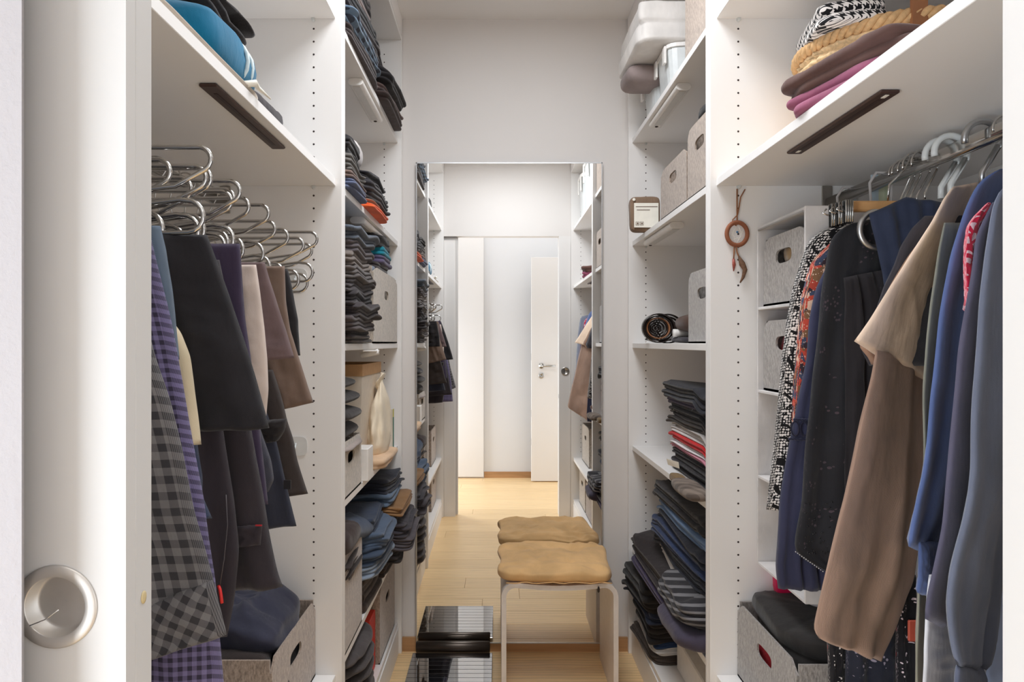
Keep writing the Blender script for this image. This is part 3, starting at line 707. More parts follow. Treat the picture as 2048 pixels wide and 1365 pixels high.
so('winter_hat', 'black rolled jacket on the highest left shelf near the doorway', -.80, -.43, .95, 1.35, 2.086, 2.21, (34, 32, 34), 48, wr=.014)

# --- left far unit stacks
G1 = 'folded clothes left of the mirror'
stack(-1, SH[5], 2.30, 2.66, .02, .42, [(.035, (58, 46, 44), .04, 'dark brown folded jumper at the bottom of the top left far pile'), (.022, (110, 92, 88), .035, 'mauve-grey folded top in the top left far pile'),
      (.045, (30, 27, 29), .05, 'black folded jumper sticking out of the top left far pile'), (.03, (118, 100, 94), .005, 'taupe folded top above the black jumper, top left shelf'), (.04, (40, 32, 33), .0, 'dark plum folded jumper high in the top left pile')], G1)
stack(-1, SH[5], 1.80, 2.26, .02, .42, [(.04, (62, 52, 52), .02, 'brown-grey folded trousers at the bottom of the top left near pile'), (.03, (98, 118, 138), .022, 'grey-blue striped folded shirt in the top left near pile', 'stripe', (50, 56, 70)),
      (.045, (52, 44, 46), .02, 'dark brown folded jumper in the top left near pile'), (.05, (24, 22, 25), .015, 'thick black folded jumper in the top left near pile'), (.035, (120, 104, 100), .0, 'mauve folded jumper in the top left near pile'), (.06, (44, 36, 36), .0, 'dark folded hoodie topping the top left near pile')], G1)
stack(-1, SH[4], 1.80, 2.03, .02, .40, [(.034, (88, 96, 122), .02, 'slate-blue folded shirt on the shelf with the orange item'), (.02, (112, 92, 84), .02, 'taupe folded shirt above the slate-blue one'), (.045, (96, 92, 88), .015, 'camouflage-grey folded trousers below the black hat', 'faint', (60, 66, 58)), (.045, (34, 32, 34), .01, 'black cap crown resting on the camouflage trousers')], G1)
stack(-1, SH[4], 2.06, 2.36, .02, .40, [(.022, (226, 100, 52), .035, 'bright orange folded garment on the second left shelf'), (.012, (176, 150, 132), .02, 'thin tan folded top above the orange garment'), (.05, (54, 52, 56), .03, 'charcoal folded trousers above the orange garment'), (.045, (44, 42, 46), .02, 'black folded cap bag topping the orange garment pile')], G1)
so('hat', 'black knitted hat on top of the second left shelf pile', -.56, -.41, 1.93, 2.08, 1.80, 1.86, BLK, 50, wr=.006, ez=.9)
so('plastic_bag', 'translucent white plastic bag behind the black hat', -.60, -.43, 2.08, 2.2, 1.80, 1.90, (206, 200, 198), 51, wr=.01, ez=.9, cat='bag')
cols = [((60, 52, 52), 'near-black knitted'), ((74, 66, 66), 'brown-grey knitted'), ((58, 52, 54), 'charcoal knitted'), ((48, 43, 45), 'black woollen'), ((66, 60, 62), 'dark grey knitted'), ((88, 82, 80), 'mid grey knitted'), ((118, 108, 102), 'stone grey knitted'), ((86, 80, 84), 'grey woollen'), ((92, 100, 112), 'slate-blue woollen')]
ps = ['at the very bottom of', 'second from the bottom of', 'third from the bottom of', 'fourth from the bottom of', 'in the middle of', 'fourth from the top of', 'third from the top of', 'second from the top of', 'topping']
stack(-1, SH[3], 1.79, 2.13, .012, .40, [(.036, c_, .012+.016*((i*7) % 3)/2, '%s jumper %s the eye-level left pile' % (nm, p_), 'knit' if i % 2 == 0 else 'plain') for i, ((c_, nm), p_) in enumerate(zip(cols, ps))], G1)
felt_box(-.402, -.80, 2.21, 2.735, SH[3], .252, M['felt_d'], 'large light felt box at eye level left of the mirror', GB, -1)
G2 = 'clothes heaped in the large light felt box'
z = 1.47
for i, (c_, h, x0, y0, y1, lb) in enumerate([((120, 128, 140), .04, -.41, 2.22, 2.44, 'blue-grey folded top in the large light felt box'), ((52, 46, 46), .035, -.405, 2.26, 2.60, 'black zip-up folded in the large light felt box'), ((92, 84, 112), .035, -.40, 2.34, 2.62, 'purple folded T-shirt in the large light felt box'),
                                     ((30, 130, 150), .03, -.398, 2.36, 2.62, 'teal folded T-shirt heaped on the large felt box'), ((28, 28, 32), .042, -.402, 2.25, 2.60, 'black folded fleece on top of the large felt box')]):
    so('folded_garment', lb, -.74, x0, y0, y1, z, z+h, c_, 60+i, group=G2, wr=.009, layers=2); z += h*.86
# shelf D
felt_box(-.403, -.78, 1.745, 2.02, SH[2], .150, M['felt_d'], 'light felt box holding rolled dark jackets on the left', GB, -1)
z = .955
for i, (c_, h, lb) in enumerate([((150, 138, 132), .03, 'crumpled pale grey shirt under the rolled black puffers'), ((44, 40, 40), .05, 'rolled black puffer, lowest of the four over the felt box'), ((50, 46, 45), .045, 'rolled black puffer, second of the four over the felt box'), ((46, 42, 42), .045, 'rolled black puffer, third of the four over the felt box'), ((54, 50, 48), .04, 'rolled black puffer, topmost of the four over the felt box')]):
    so('rolled_jacket', lb, -.74, -.388-.012*(i % 2)-(.02 if i == 4 else 0), 1.76, 2.04, z, z+h*1.15, c_, 70+i, group='rolled dark jackets over the felt box', wr=.008, ez=.95); z += h*.98
boxo('carton', M['plastic_w'], None, -.52, -.388, 2.045, 2.13, SH[2]+.0006, SH[2]+.098, .002, label='small white carton between felt box and paper bag', cat='box')
t = thing('paper_bag', 'cream paper bag with a brown rim standing on the left shelf', 'bag', (-.57, 2.36, SH[2]+.0005))
def bag_loop(z_, o): return [(-.74+o, 2.19+o, z_), (-.435-o, 2.19+o, z_), (-.432-o, 2.52-o, z_), (-.74+o, 2.52-o, z_)]
def bag(z0, z1, o0, o1, nm, mat, th_=.003):
    v = bag_loop(z0, o0)+bag_loop(z1, o1)+bag_loop(z1, o1+th_)+bag_loop(z0, o0+th_)
    f = []
    for r in range(3):
        for i in range(4): f.append((r*4+i, r*4+(i+1) % 4, r*4+4+(i+1) % 4, r*4+4+i))
    mobj(nm, v, f, mat, t)
bag(SH[2]+.0006, 1.150, .012, .0, 'bag_body', M['paper']); bag(1.150, 1.188, -.002, -.002, 'bag_rim', M['kraft'], .006)
boxo('bag_bottom', M['paper'], t, -.726, -.45, 2.205, 2.505, SH[2]+.0006, SH[2]+.003)
sk = []; sf = []; nn = 72; pr_ = [(0, .02), (.0, .78), (.03, .95), (.08, 1.0), (.14, .93), (.19, .74), (.225, .46), (.245, .26), (.252, .22), (.262, .34), (.275, .44), (.278, .02)]
pr_ = [(pr_[k][0]+(pr_[k+1][0]-pr_[k][0])*m_/4, pr_[k][1]+(pr_[k+1][1]-pr_[k][1])*m_/4) for k in range(len(pr_)-1) for m_ in range(4)]+[pr_[-1]]
for (hz, rr_) in pr_:
    for i in range(nn):
        q = 2*PI*i/nn; pl = 1+.16*math.sin(7*q+hz*9)*(1-abs(hz-.10)*2.2)*min(1, hz*14)*.5+.10*noise.noise(Vector((math.cos(q)*2, math.sin(q)*2, hz*14)))
        pl += (ridge(Vector((q*1.2, hz*16+q, 4)))-.6)*.07
        sk.append((-.416+.036*rr_*pl*math.cos(q), 2.40+.02*hz/.25+.115*rr_*pl*math.sin(q), SH[2]+.034+hz*(.92+.08*math.cos(q))))
for k in range(len(pr_)-1):
    for i in range(nn): sf.append((k*nn+i, k*nn+(i+1) % nn, k*nn+nn+(i+1) % nn, k*nn+nn+i))
sf += [tuple(range(nn-1, -1, -1)), tuple(range((len(pr_)-1)*nn, len(pr_)*nn))]
mobj('cloth_sack', sk, sf, cloth((232, 218, 194)), None, True, [(p[0]+p[1], p[2]) for p in sk], label='cream cotton sack with a tied neck in front of the paper bag', cat='bag')
so('wood_tray', 'peach folded wrapping under the cream cloth', -.46, -.37, 2.22, 2.52, .8427, .875, (214, 182, 150), 82, wr=.006, layers=2, cat='paper')
t = thing('brochure', 'thin upright brochure with a green spine by the mirror-side panel', 'book', (-.43, 2.70, SH[2]+.0005))
boxo('pages', M['paper'], t, -.455, -.412, 2.69, 2.698, SH[2]+.001, .995); boxo('spine', plain('green_spine', (70, 120, 104), .5), t, -.412, -.4095, 2.688, 2.70, SH[2]+.001, .965)
boxo('spine_top', plain('yellow_spine', (196, 190, 90), .5), t, -.412, -.4095, 2.688, 2.70, .965, .997)
for i in range(5): boxo('print', plain('grey_print', (140, 148, 150), .6), t, -.45, -.425+.005*(i % 2), 2.6892, 2.68995, .965-.025*i, .970-.025*i)
# shelf E
felt_box(-.403, -.78, 1.745, 2.03, SH[1], .285, M['felt_w'], 'tall felt box under the rolled jackets on the low left shelf', GB, -1)
G3 = 'jeans and trousers piled low on the left'
z = .712
stack(-1, .62, 1.78, 2.05, .01, .34, [(.05, (50, 42, 40), .0, 'brown-black trousers spilling from the tall felt box')], G3)
so('jeans', 'mid-blue jeans draped over the tall felt box', -.72, -.392, 1.83, 2.2, .665, .74, (62, 74, 94), 83, 'denim', wr=.016, tilt=-.2)
so('belt_bundle', 'dark brown crumpled trousers hanging over the felt box handle', -.50, -.385, 1.77, 1.96, .69, .755, (56, 44, 42), 84, wr=.012)
stack(-1, SH[1], 2.08, 2.36, .01, .42, [(.10, (62, 50, 44), .0, 'thick dark brown corduroy trousers, bottom of the jeans pile'), (.045, (128, 140, 156), .03, 'light blue jeans with a pocket label in the low pile', 'denim'), (.05, (60, 72, 90), .045, 'blue jeans in the near half of the low pile', 'denim'), (.04, (78, 92, 112), .05, 'faded blue jeans near the top of the low pile', 'denim'), (.045, (48, 58, 76), .01, 'indigo jeans high in the near half of the pile', 'denim')], G3, jit=.02)
stack(-1, SH[1], 2.38, 2.70, .01, .40, [(.055, (70, 58, 50), .01, 'olive-brown trousers at the bottom, beside the mirror'), (.045, (44, 38, 36), .05, 'rolled black-brown trousers near the mirror'), (.045, (82, 76, 80), .095, 'dark grey trousers jutting farthest out of the pile'), (.05, (62, 58, 64), .075, 'charcoal trousers folded above the jutting grey ones'),
      (.03, (44, 42, 46), .045, 'black trousers below the tan pair'), (.03, (138, 102, 66), .07, 'tan-brown chinos jutting out beside the mirror'), (.04, (88, 104, 124), .02, 'rolled light blue jeans on the tan chinos', 'denim'), (.05, (40, 43, 54), .025, 'dark navy jeans topping the pile by the mirror', 'denim')], G3, jit=.02)
# bottom left
felt_box(-.412, -.80, 2.39, 2.735, SH[0], .262, M['felt_w'], 'felt box on the bottom left shelf next to the mirror', GB, -1)
boxo('folder', plain('red_card', (206, 52, 36), .5), None, -.47, -.425, 2.27, 2.375, SH[0]+.0006, .33, .002, label='red folder standing beside the bottom left felt box', cat='folder')
so('knitted_pouffe', 'dark grey braided knitted bundle on the bottom left shelf', -.72, -.372, 1.84, 2.20, SH[0]+.001, .385, (84, 78, 78), 85, 'knit', wr=.010, ez=.9, exy=.8, layers=7, scal=.05, nu=110, cat='bundle')

# --- right far unit
GA = 'linen and boxes on the top right shelf'
so('bolster', 'white folded mattress pad lying over the plastic boxes', .465, .98, 2.26, 2.62, 2.262, 2.395, (226, 222, 218), 90, wr=.004, layers=2, exy=.14, scal=.004, cat='bedding', nu=90, nv=24)
so('bolster', 'mauve-grey rolled end of bedding under the white pad', .462, .62, 2.44, 2.60, 2.19, 2.268, (150, 136, 134), 91, wr=.006, ez=.9, cat='bedding')
def clear_box(x0, x1, y0, y1, z0, h, label, group):
    t = thing('plastic_box', label, 'box', ((x0+x1)/2, (y0+y1)/2, z0), group)
    b = MB(); n_ = 24
    def loop(o, z_):
        return [((x0+x1)/2+math.copysign(abs(math.cos(q))**.3, math.cos(q))*((x1-x0)/2-o), (y0+y1)/2+math.copysign(abs(math.sin(q))**.3, math.sin(q))*((y1-y0)/2-o), z_) for q in [2*PI*(i+.5)/n_ for i in range(n_)]]
    v = loop(.018, z0+.0006)+loop(.006, z0+h*.85)+loop(.006, z0+h*.9)
    f = [tuple(range(n_-1, -1, -1))]+[(r*n_+i, r*n_+(i+1) % n_, r*n_+n_+(i+1) % n_, r*n_+n_+i) for r in range(2) for i in range(n_)]
    mobj('box_body', v, f, M['plastic_f'], t, False)
    v = loop(.0, z0+h*.9)+loop(.0, z0+h*.97)+loop(.012, z0+h)
    f = [tuple(range(n_-1, -1, -1)), tuple(range(2*n_, 3*n_))]+[(r*n_+i, r*n_+(i+1) % n_, r*n_+n_+(i+1) % n_, r*n_+n_+i) for r in range(2) for i in range(n_)]
    lid = mobj('lid', v, f, M['plastic_w'], t, False)
    for yy in (y0+.2*(y1-y0), y1-.2*(y1-y0)): boxo('clasp', M['plastic_w'], lid, x0-.004, x0+.004, yy-.014, yy+.014, z0+h*.62, z0+h*.95, .001)
clear_box(.56, .99, 2.47, 2.68, SH[5]+.0005, .172, 'frosted white plastic box nearer the mirror on the top right shelf', GA)
clear_box(.56, .99, 2.25, 2.455, SH[5]+.0005, .172, 'frosted white plastic box under the white pad, next to the felt box', GA)
felt_box(.55, .95, 1.76, 2.0, SH[5], .31, M['felt_w'], 'tall felt box at the near end of the top right shelf', GB, 1)
felt_box(.55, .95, 1.985, 2.30, SH[4], .162, M['felt_w'], 'lower felt box with a bolster in its handle beside the burlap pouch', GB, 1)
felt_box(.55, .95, 1.745, 1.975, SH[4], .200, M['felt_w'], 'taller felt box left of the partition above the lamp', GB, 1)
so('hat', 'black felt hat lying on the taller felt box', .56, .88, 1.76, 1.96, 1.872, 1.925, BLK, 92, wr=.008)
MB().tube([(.58, 2.02, 1.80), (.585, 2.10, 1.802), (.58, 2.18, 1.80)], .012, 10).build('paper_roll', M['plastic_w'], None, True, label='white paper roll inside the lower felt box', cat='roll')
t = thing('burlap_pouch', 'brown burlap pouch with a cream printed label on the right shelf', 'pouch', (.55, 2.54, SH[4]+.0005))
soft('pouch_body', .490, .60, 2.515, 2.56, SH[4]+.0006, 1.797, cloth((142, 118, 98), 'knit'), 1, 93, .004, .35, .35, parent=t)
lc_ = boxo('label_card', M['label'], t, .502, .592, 2.5085, 2.5105, 1.682, 1.772, .0004)
for i, (a, b_) in enumerate(((.508, .588), (.512, .560))): boxo('print', plain('brown_print', (110, 90, 76), .6), lc_, a, b_, 2.5078, 2.5086, 1.757-.012*i, 1.7595-.012*i)
for xx in (.508, .524):
    boxo('print_icon', plain('brown_print', (110, 90, 76), .6), lc_, xx, xx+.013, 2.5078, 2.5086, 1.690, 1.703)
    boxo('print_inner', M['label'], lc_, xx+.0015, xx+.0115, 2.5072, 2.508, 1.6915, 1.7015)
    MB().lathe((xx+.0065, 2.5072, 1.6965), [(.0035, -.0001), (.0035, -.0006)], 'y', 10).build('print_dot', plain('brown_print', (110, 90, 76), .6), lc_)
MB().lathe((.502, 2.512, 1.785), [(.0055, 0), (.0055, -.002), (.003, -.002)], 'y', 14).build('eyelet', M['label'], t, True)
# shelf C right: belts, roll, purse, box
t = thing('belt_coil', 'glossy black-brown coiled leather belts on the right shelf by the mirror', 'belt', (.59, 2.52, SH[3]+.0005))
for i, (r, yy, ww, mt) in enumerate(((.053, 2.46, .036, 'leather_d'), (.046, 2.47, .036, 'leather_d'), (.039, 2.475, .034, 'leather'), (.032, 2.48, .034, 'leather_d'), (.024, 2.485, .032, 'leather_d'), (.016, 2.49, .03, 'leather_d'), (.008, 2.49, .03, 'leather_d'), (.055, 2.54, .036, 'leather_d'), (.046, 2.545, .034, 'leather_d'), (.036, 2.55, .034, 'leather_d'))):
    zc = SH[3]+.0006+.054; v = []; f = []; n_ = 40; xc_ = .58+(.05 if i > 6 else 0)
    for k in range(n_):
        q = 2*PI*k/n_; w_ = ww*.5
        for (rr_, yo) in ((r, -w_), (r, w_), (r-.004, w_), (r-.004, -w_)):
            v.append((xc_+rr_*math.cos(q)*1.1, yy+yo+.006*math.sin(q), zc+rr_*math.sin(q)))
    for k in range(n_):
        l = (k+1) % n_
        for e in range(4): f.append((k*4+e, k*4+(e+1) % 4, l*4+(e+1) % 4, l*4+e))
    bo_ = mobj('belt', v, f, M[mt], t, True); fb_ = bo_ if i == 0 else fb_
MB().tube([(.532, 2.45, 1.262), (.535, 2.47, 1.272), (.55, 2.5, 1.268), (.56, 2.44, 1.262)], .0022, 8).build('buckle', M['chrome'], fb_, True)
MB().tube([(.575+.058*math.cos(a/10), 2.478, SH[3]+.054+.05*math.sin(a/10)) for a in range(-14, 16)], .0018, 6).build('belt_edge', M['satin'], t, True)
so('purse', 'brown leather pouch between belts and felt box', .60, .80, 2.17, 2.36, 1.292, 1.352, (84, 62, 52), 94, wr=.006, cat='pouch')
so('scarf', 'charcoal folded scarf under the white roll on the right shelf', .60, .82, 2.18, 2.40, 1.2568, 1.280, (58, 54, 60), 95, wr=.003, cat='scarf')
MB().tube([(.592, 2.30, 1.291), (.6, 2.30, 1.291), (.80, 2.30, 1.291)], .013, 14).build('tissue_roll', M['plastic_w'], None, True, label='white plastic-wrapped roll under the brown leather pouch', cat='roll')
felt_box(.565, .95, 1.755, 2.02, SH[3], .205, M['felt_g'], 'grey felt box at eye level right, beside the belts', GB, 1)
# shelf D right
G4 = 'folded shirts on the right shelf'
W_ = (.05, .40)
stack(1, SH[2]+.0, 1.80, 2.30, .05, .38, [(.05, (34, 31, 35), .0, 'black lace top at the bottom of the right shirt pile', 'faint', (92, 84, 92)), (.02, (36, 34, 38), .003, 'thin black shirt above the lace top'), (.012, (196, 130, 146), .01, 'pink folded shirt in the right pile'), (.014, (222, 220, 220), .012, 'white folded shirt above the pink one'), (.024, (206, 30, 34), .012, 'bright red folded shirt in the right pile'),
      (.018, (214, 208, 206), .01, 'white folded shirt above the red one'), (.015, (190, 184, 180), .01, 'pale grey folded shirt in the right pile'), (.033, (48, 42, 40), .015, 'dark brown folded shirt above the pale ones'), (.03, (30, 30, 34), .012, 'black shirt with white dashes in the right pile', 'faint', (190, 190, 190)), (.022, (74, 66, 92), .018, 'dark violet folded shirt near the top of the right pile'), (.05, (36, 36, 42), .035, 'charcoal folded jumper topping the right shirt pile')], G4)
t = thing('woven_pouch', 'woven taupe leather pouch with a white tag on the right shelf', 'pouch', (.60, 1.95, SH[2]+.0005))
# sits in front of the pile
soft('pouch_body', .487, .555, 1.74, 1.97, SH[2]+.0008, SH[2]+.034, cloth((134, 120, 108), 'tile', (84, 72, 64)), 1, 96, .003, .8, .7, parent=t)
soft('tassel', .515, .55, 1.97, 2.06, SH[2]+.002, SH[2]+.026, cloth((132, 108, 74), 'knit'), 1, 97, .003, .7, .5, parent=t)
v = [px(1333, 918, 1.96), px(1357, 925, 1.90), px(1359, 938, 1.90), px(1336, 930, 1.96)]
v2 = [(a, b_+.002, c_) for a, b_, c_ in v]
mobj('price_tag', v+v2, [(0, 1, 2, 3), (7, 6, 5, 4), (0, 4, 5, 1), (1, 5, 6, 2), (2, 6, 7, 3), (3, 7, 4, 0)], M['label'], t)
# shelf E right
G5 = 'jeans and tops on the low right shelf'
stack(1, SH[1], 1.80, 2.50, .03, .42, [(.028, (60, 50, 80), .05, 'violet-black top lowest on the low right shelf', 'plain', None, (0, .15)), (.016, (206, 202, 198), .035, 'white shirt just above the violet top'), (.055, (44, 37, 38), .052, 'brown-black hoodie sleeve reaching toward the mirror', 'plain', None, (0, .17)), (.036, (212, 206, 200), .0, 'white folded jeans in the low right pile', 'plain', None, (0, -.03)), (.045, (36, 38, 48), .005, 'ink-black jeans above the white pair', 'denim', None, (0, -.02)),
      (.05, (36, 52, 86), .012, 'deep blue jeans in the middle of the low right pile', 'denim', None, (0, -.05)), (.03, (30, 32, 44), -.0, 'blackish navy trousers in the low right pile', 'plain', None, (0, -.08)), (.05, (104, 130, 164), .0, 'light blue jeans high in the low right pile', 'denim', None, (0, -.1)), (.05, (34, 30, 32), .015, 'black folded jumper topping the low right pile', 'plain', None, (0, -.05))], G5)
so('trousers', 'slate-violet trousers hanging over the low right shelf edge', .47, .80, 1.78, 2.06, SH[1]-.0, .50, (74, 68, 84), 98, wr=.012, layers=1, nu=90, nv=24)
so('scarf', 'black and grey striped rolled scarf above the slate-violet trousers', .485, .80, 1.79, 2.12, .50, .555, (44, 42, 46), 99, 'stripe', (120, 118, 120), wr=.012, layers=3)
# bottom right
G6 = 'sportswear on the bottom right shelf'
stack(1, SH[0], 2.39, 2.72, .02, .38, [(.03, (74, 64, 58), .02, 'brown folded trousers at the bottom of the sportswear pile'), (.03, (208, 206, 204), .0, 'white folded shirt in the sportswear pile'), (.02, (40, 60, 94), .0, 'blue folded shorts in the sportswear pile'), (.075, (32, 28, 29), .02, 'black track jacket with a white stripe and flower', 'plain', None, (-.0, -.04)), (.03, (38, 44, 62), .03, 'navy folded T-shirt between the track jackets'), (.09, (34, 31, 31), .045, 'black track top with a white band topping the sportswear pile')], G6)
for nm, pts in (('stripe', [(.535, 2.40, .275), (.515, 2.42, .27), (.505, 2.45, .26), (.505, 2.55, .262), (.51, 2.62, .26)]), ('stripe', [(.488, 2.44, .37), (.478, 2.47, .365), (.476, 2.55, .362), (.478, 2.64, .363)])):
    MB().tube(pts, .006, 8).build('trim_stripe', cloth((204, 200, 198)), None, True, label='white stripe of the %s black track top' % ('lower' if pts[0][2] < .3 else 'upper'), cat='stripe') if False else None
boxo('storage_box', M['plastic_w'], None, .62, 1.05, 1.80, 2.36, SH[0]+.0006, .236, .004, label='plain white storage box on the bottom right shelf', cat='box')

# --- right near unit: upper shelf
so('jumper', 'purple folded jumper with ribbed cuff under the basket', .553, .69, 1.03, 1.285, 1.6690, 1.705, (150, 84, 110), 110, wr=.005, layers=2, rot=.26, group='jumpers in front of the straw basket')
so('jumper', 'brown folded jumper lying on the purple one', .553, .69, 1.02, 1.295, 1.702, 1.738, (92, 66, 60), 111, wr=.006, layers=2, rot=.28, group='jumpers in front of the straw basket')
t = thing('straw_basket', 'oval woven straw basket bag with brown leather straps', 'basket', (.88, 1.50, SH[4]+.0006))
bz = SH[4]+.0006; rows = 13; n_ = 96; v = []; f = []; v2 = []
nr = rows*6
for j in range(nr+1):
    u = j/nr; bulge = 1-.10*(1-u)**2; z_ = bz+.225*u
    for i in range(n_):
        q = 2*PI*i/n_; ww = 1+.018*math.sin(2*PI*rows*u)+.016*math.sin(q*40+PI*math.floor(rows*u))
        v.append((.88+.20*bulge*ww*math.cos(q), 1.505+.185*bulge*ww*math.sin(q), z_))
m0 = len(v)
for j in range(nr+1):
    u = 1-j/nr
    if j % 6: continue
    bulge = 1-.10*(1-u)**2
    for i in range(n_):
        q = 2*PI*i/n_; v.append((.88+.192*bulge*math.cos(q), 1.505+.177*bulge*math.sin(q), bz+.004+.221*u))
R_ = len(v)//n_
for j in range(R_-1):
    for i in range(n_): k = (i+1) % n_; f.append((j*n_+i, j*n_+k, j*n_+n_+k, j*n_+n_+i))
f.append(tuple(range(n_-1, -1, -1))); f.append(tuple(range((R_-1)*n_, R_*n_)))
mobj('basket_body', v, f, M['straw'], t, True)
for ph in (0, 2*PI/3, 4*PI/3):
    pts = []
    for i in range(200):
        q = 2*PI*i/200; w2 = 24*q+ph
        rr_ = 1+.04*math.cos(w2); pts.append((.88+.202*rr_*math.cos(q), 1.505+.187*rr_*math.sin(q), bz+.228+.008*math.sin(w2)))
    MB().tube(pts, .0075, 6, True).build('rim_strand', M['straw_d'], t, True)
for xx in (.80, .95):
    dy = 1.505-.19*math.sqrt(max(0, 1-((xx-.88)/.205)**2))
    m_ = MB().prism([(dy-.012, bz+.01), (dy-.016, bz+.12), (dy-.014, bz+.26), (dy+.05, bz+.36), (dy+.056, bz+.352), (dy-.006, bz+.255), (dy-.008, bz+.12), (dy-.004, bz+.01)], 'x', xx, xx+.03)
    m_.build('strap', M['leather'], t)
so('scarf', 'black and white houndstooth scarf draped over the straw basket', .665, .80, 1.36, 1.60, 1.902, 1.945, (236, 230, 226), 112, 'hound', (20, 19, 22), wr=.012, layers=2, rot=-.2, cat='scarf', exy=.35)
so('scarf', 'black folded cloth inside the straw basket', .74, 1.03, 1.37, 1.62, 1.88, 1.925, (24, 23, 26), 113, wr=.008, cat='cloth')
so('jumper', 'navy folded garment behind the basket strap near the doorway', .70, 1.02, .78, .98, 1.6690, 1.79, (40, 46, 66), 114, wr=.008, layers=3)
clear_box(.57, 1.02, .68, .92, SH[5]+.0005, .34, 'tall white plastic box near the doorway on the highest right shelf', 'white boxes on the highest right shelf')
clear_box(.57, 1.02, .95, 1.30, SH[5]+.0005, .37, 'wide white plastic box on the highest right shelf', 'white boxes on the highest right shelf')

# --- hanging organiser
OX0, OX1, OY0, OY1 = .632, .93, 1.402, 1.664
m_fab = cloth((208, 204, 202))
t = thing('hanging_organiser', 'white fabric hanging organiser holding two felt boxes at right', 'organiser', ((OX0+OX1)/2, (OY0+OY1)/2, .72))
for a, b_ in ((OY0, OY0+.006), (OY1-.006, OY1)): boxo('side_wall', m_fab, t, OX0, OX1, a, b_, .72, 1.54, .001)
boxo('rear_wall', m_fab, t, OX1-.004, OX1, OY0+.007, OY1-.007, .72, 1.54)
for i, z in enumerate((.72, .93, 1.137, 1.337, 1.532)): boxo('fabric_shelf', m_fab, t, OX0, OX1-.005, OY0+.007, OY1-.007, z, z+.007, .001)
MB().tube([(OX0+.001, OY0+.01, 1.531), (OX0+.001, OY1-.01, 1.531)], .003, 6).build('seam_tape', plain('grey_tape', (160, 156, 152), .8), t)
for yy in (1.46, 1.60):
    MB().tube([(RXR-.02, yy, 1.54), (RXR-.024, yy, 1.60), (RXR-.01, yy, 1.622), (RXR+.01, yy, 1.622), (RXR+.024, yy, 1.60), (RXR+.02, yy, 1.54)], .003, 6).build('hanging_strap', m_fab, t, True)
felt_box(.640, .915, 1.415, 1.642, 1.3445, .160, M['felt_g'], 'felt box with a rolled cloth in its handle, upper organiser pocket', GB, 1)
felt_box(.640, .915, 1.415, 1.642, 1.1445, .165, M['felt_g'], 'felt box with something red inside, lower organiser pocket', GB, 1)
so('cloth', 'red cloth inside the lower organiser felt box', .655, .85, 1.43, 1.63, 1.152, 1.30, (196, 24, 38), 115, wr=.006)
MB().tube([(.652, 1.53, 1.45), (.66, 1.53, 1.452), (.80, 1.53, 1.46)], .022, 14).build('rolled_cloth', cloth((170, 140, 104)), None, True, uv=True, label='tan rolled cloth inside the upper organiser felt box', cat='cloth')

for yy, zz, lab in ((560, .028, 'upper'), (893, .024, 'lower')):
    c_ = px(592, yy, 1.70); t = thing('adhesive_hook', 'translucent adhesive hook pad on the left partition, %s of two' % lab, 'hook', (c_[0], 1.70, c_[2]), 'clear adhesive hooks')
    pad = [(c_[0]+.028*math.copysign(abs(math.cos(q))**.5, math.cos(q)), c_[2]+zz*math.copysign(abs(math.sin(q))**.5, math.sin(q))) for q in [2*PI*i/32 for i in range(32)]]
    MB().prism(pad, 'y', 1.6985, 1.7008).build('pad', plain('translucent_pad', (222, 222, 220), .25), t)
    MB().tube([(c_[0], 1.698, c_[2]+.008), (c_[0], 1.693, c_[2]-.004), (c_[0], 1.687, c_[2]-.004), (c_[0], 1.687, c_[2]+.003)], .002, 8).build('hook', M['plastic_f'], t, True)
# --- dreamcatcher
t = thing('dreamcatcher', 'small brown leather dreamcatcher hanging on the right partition', 'ornament', px(1475, 560, 1.69))
D = 1.693
MB().tube([px(x, y, D) for x, y in ((1474, 378), (1474, 420), (1474, 450))], .0018, 6).build('cord', M['leather'], t, True)
MB().tube([px(x, y, D) for x, y in ((1490, 379), (1481, 395), (1478, 415), (1475, 430), (1465, 440), (1466, 447), (1473, 452))], .0016, 6).build('cord', M['leather'], t, True)
c_ = px(1474, 468, D)
MB().tube([(c_[0]+.0255*math.cos(2*PI*i/32), D, c_[2]+.0285*math.sin(2*PI*i/32)) for i in range(32)], .0055, 8, True).build('ring', plain('brown_suede', (140, 84, 56), .8), t, True)
web = MB()
for i in range(8):
    a = 2*PI*i/8; b_ = a+2.2; web.tube([(c_[0]+.021*math.cos(a), D, c_[2]+.023*math.sin(a)), (c_[0]+.021*math.cos(b_), D, c_[2]+.023*math.sin(b_))], .0004, 4)
web.build('web', M['label'], t); MB().lathe((c_[0], D-.002, c_[2]+.004), [(.0005, -.002), (.003, 0), (.0005, .002)], 'y', 10).build('bead', plain('blue_bead', (60, 110, 150), .3), t, True)
MB().tube([px(x, y, D) for x, y in ((1469, 486), (1468, 505), (1467, 520))], .0018, 6).build('cord', M['leather'], t, True)
MB().tube([px(x, y, D) for x, y in ((1467, 518), (1468, 530), (1467, 543))], .004, 8, rs=[.003, .0045, .001]).build('beaded_tassel', plain('red_brown_beads', (150, 70, 56), .5, 0, .4, .5, 300), t, True)
MB().tube([px(x, y, D) for x, y in ((1471, 486), (1474, 505), (1478, 515))], .0018, 6).build('cord', M['leather'], t, True)
MB().tube([px(x, y, D) for x, y in ((1477, 512), (1484, 528), (1490, 540), (1486, 555), (1480, 566))], .004, 8, rs=[.002, .008, .006, .004, .0015]).build('feather', plain('brown_feather', (112, 84, 66), .9, 0, .35, .3, 160), t, True)

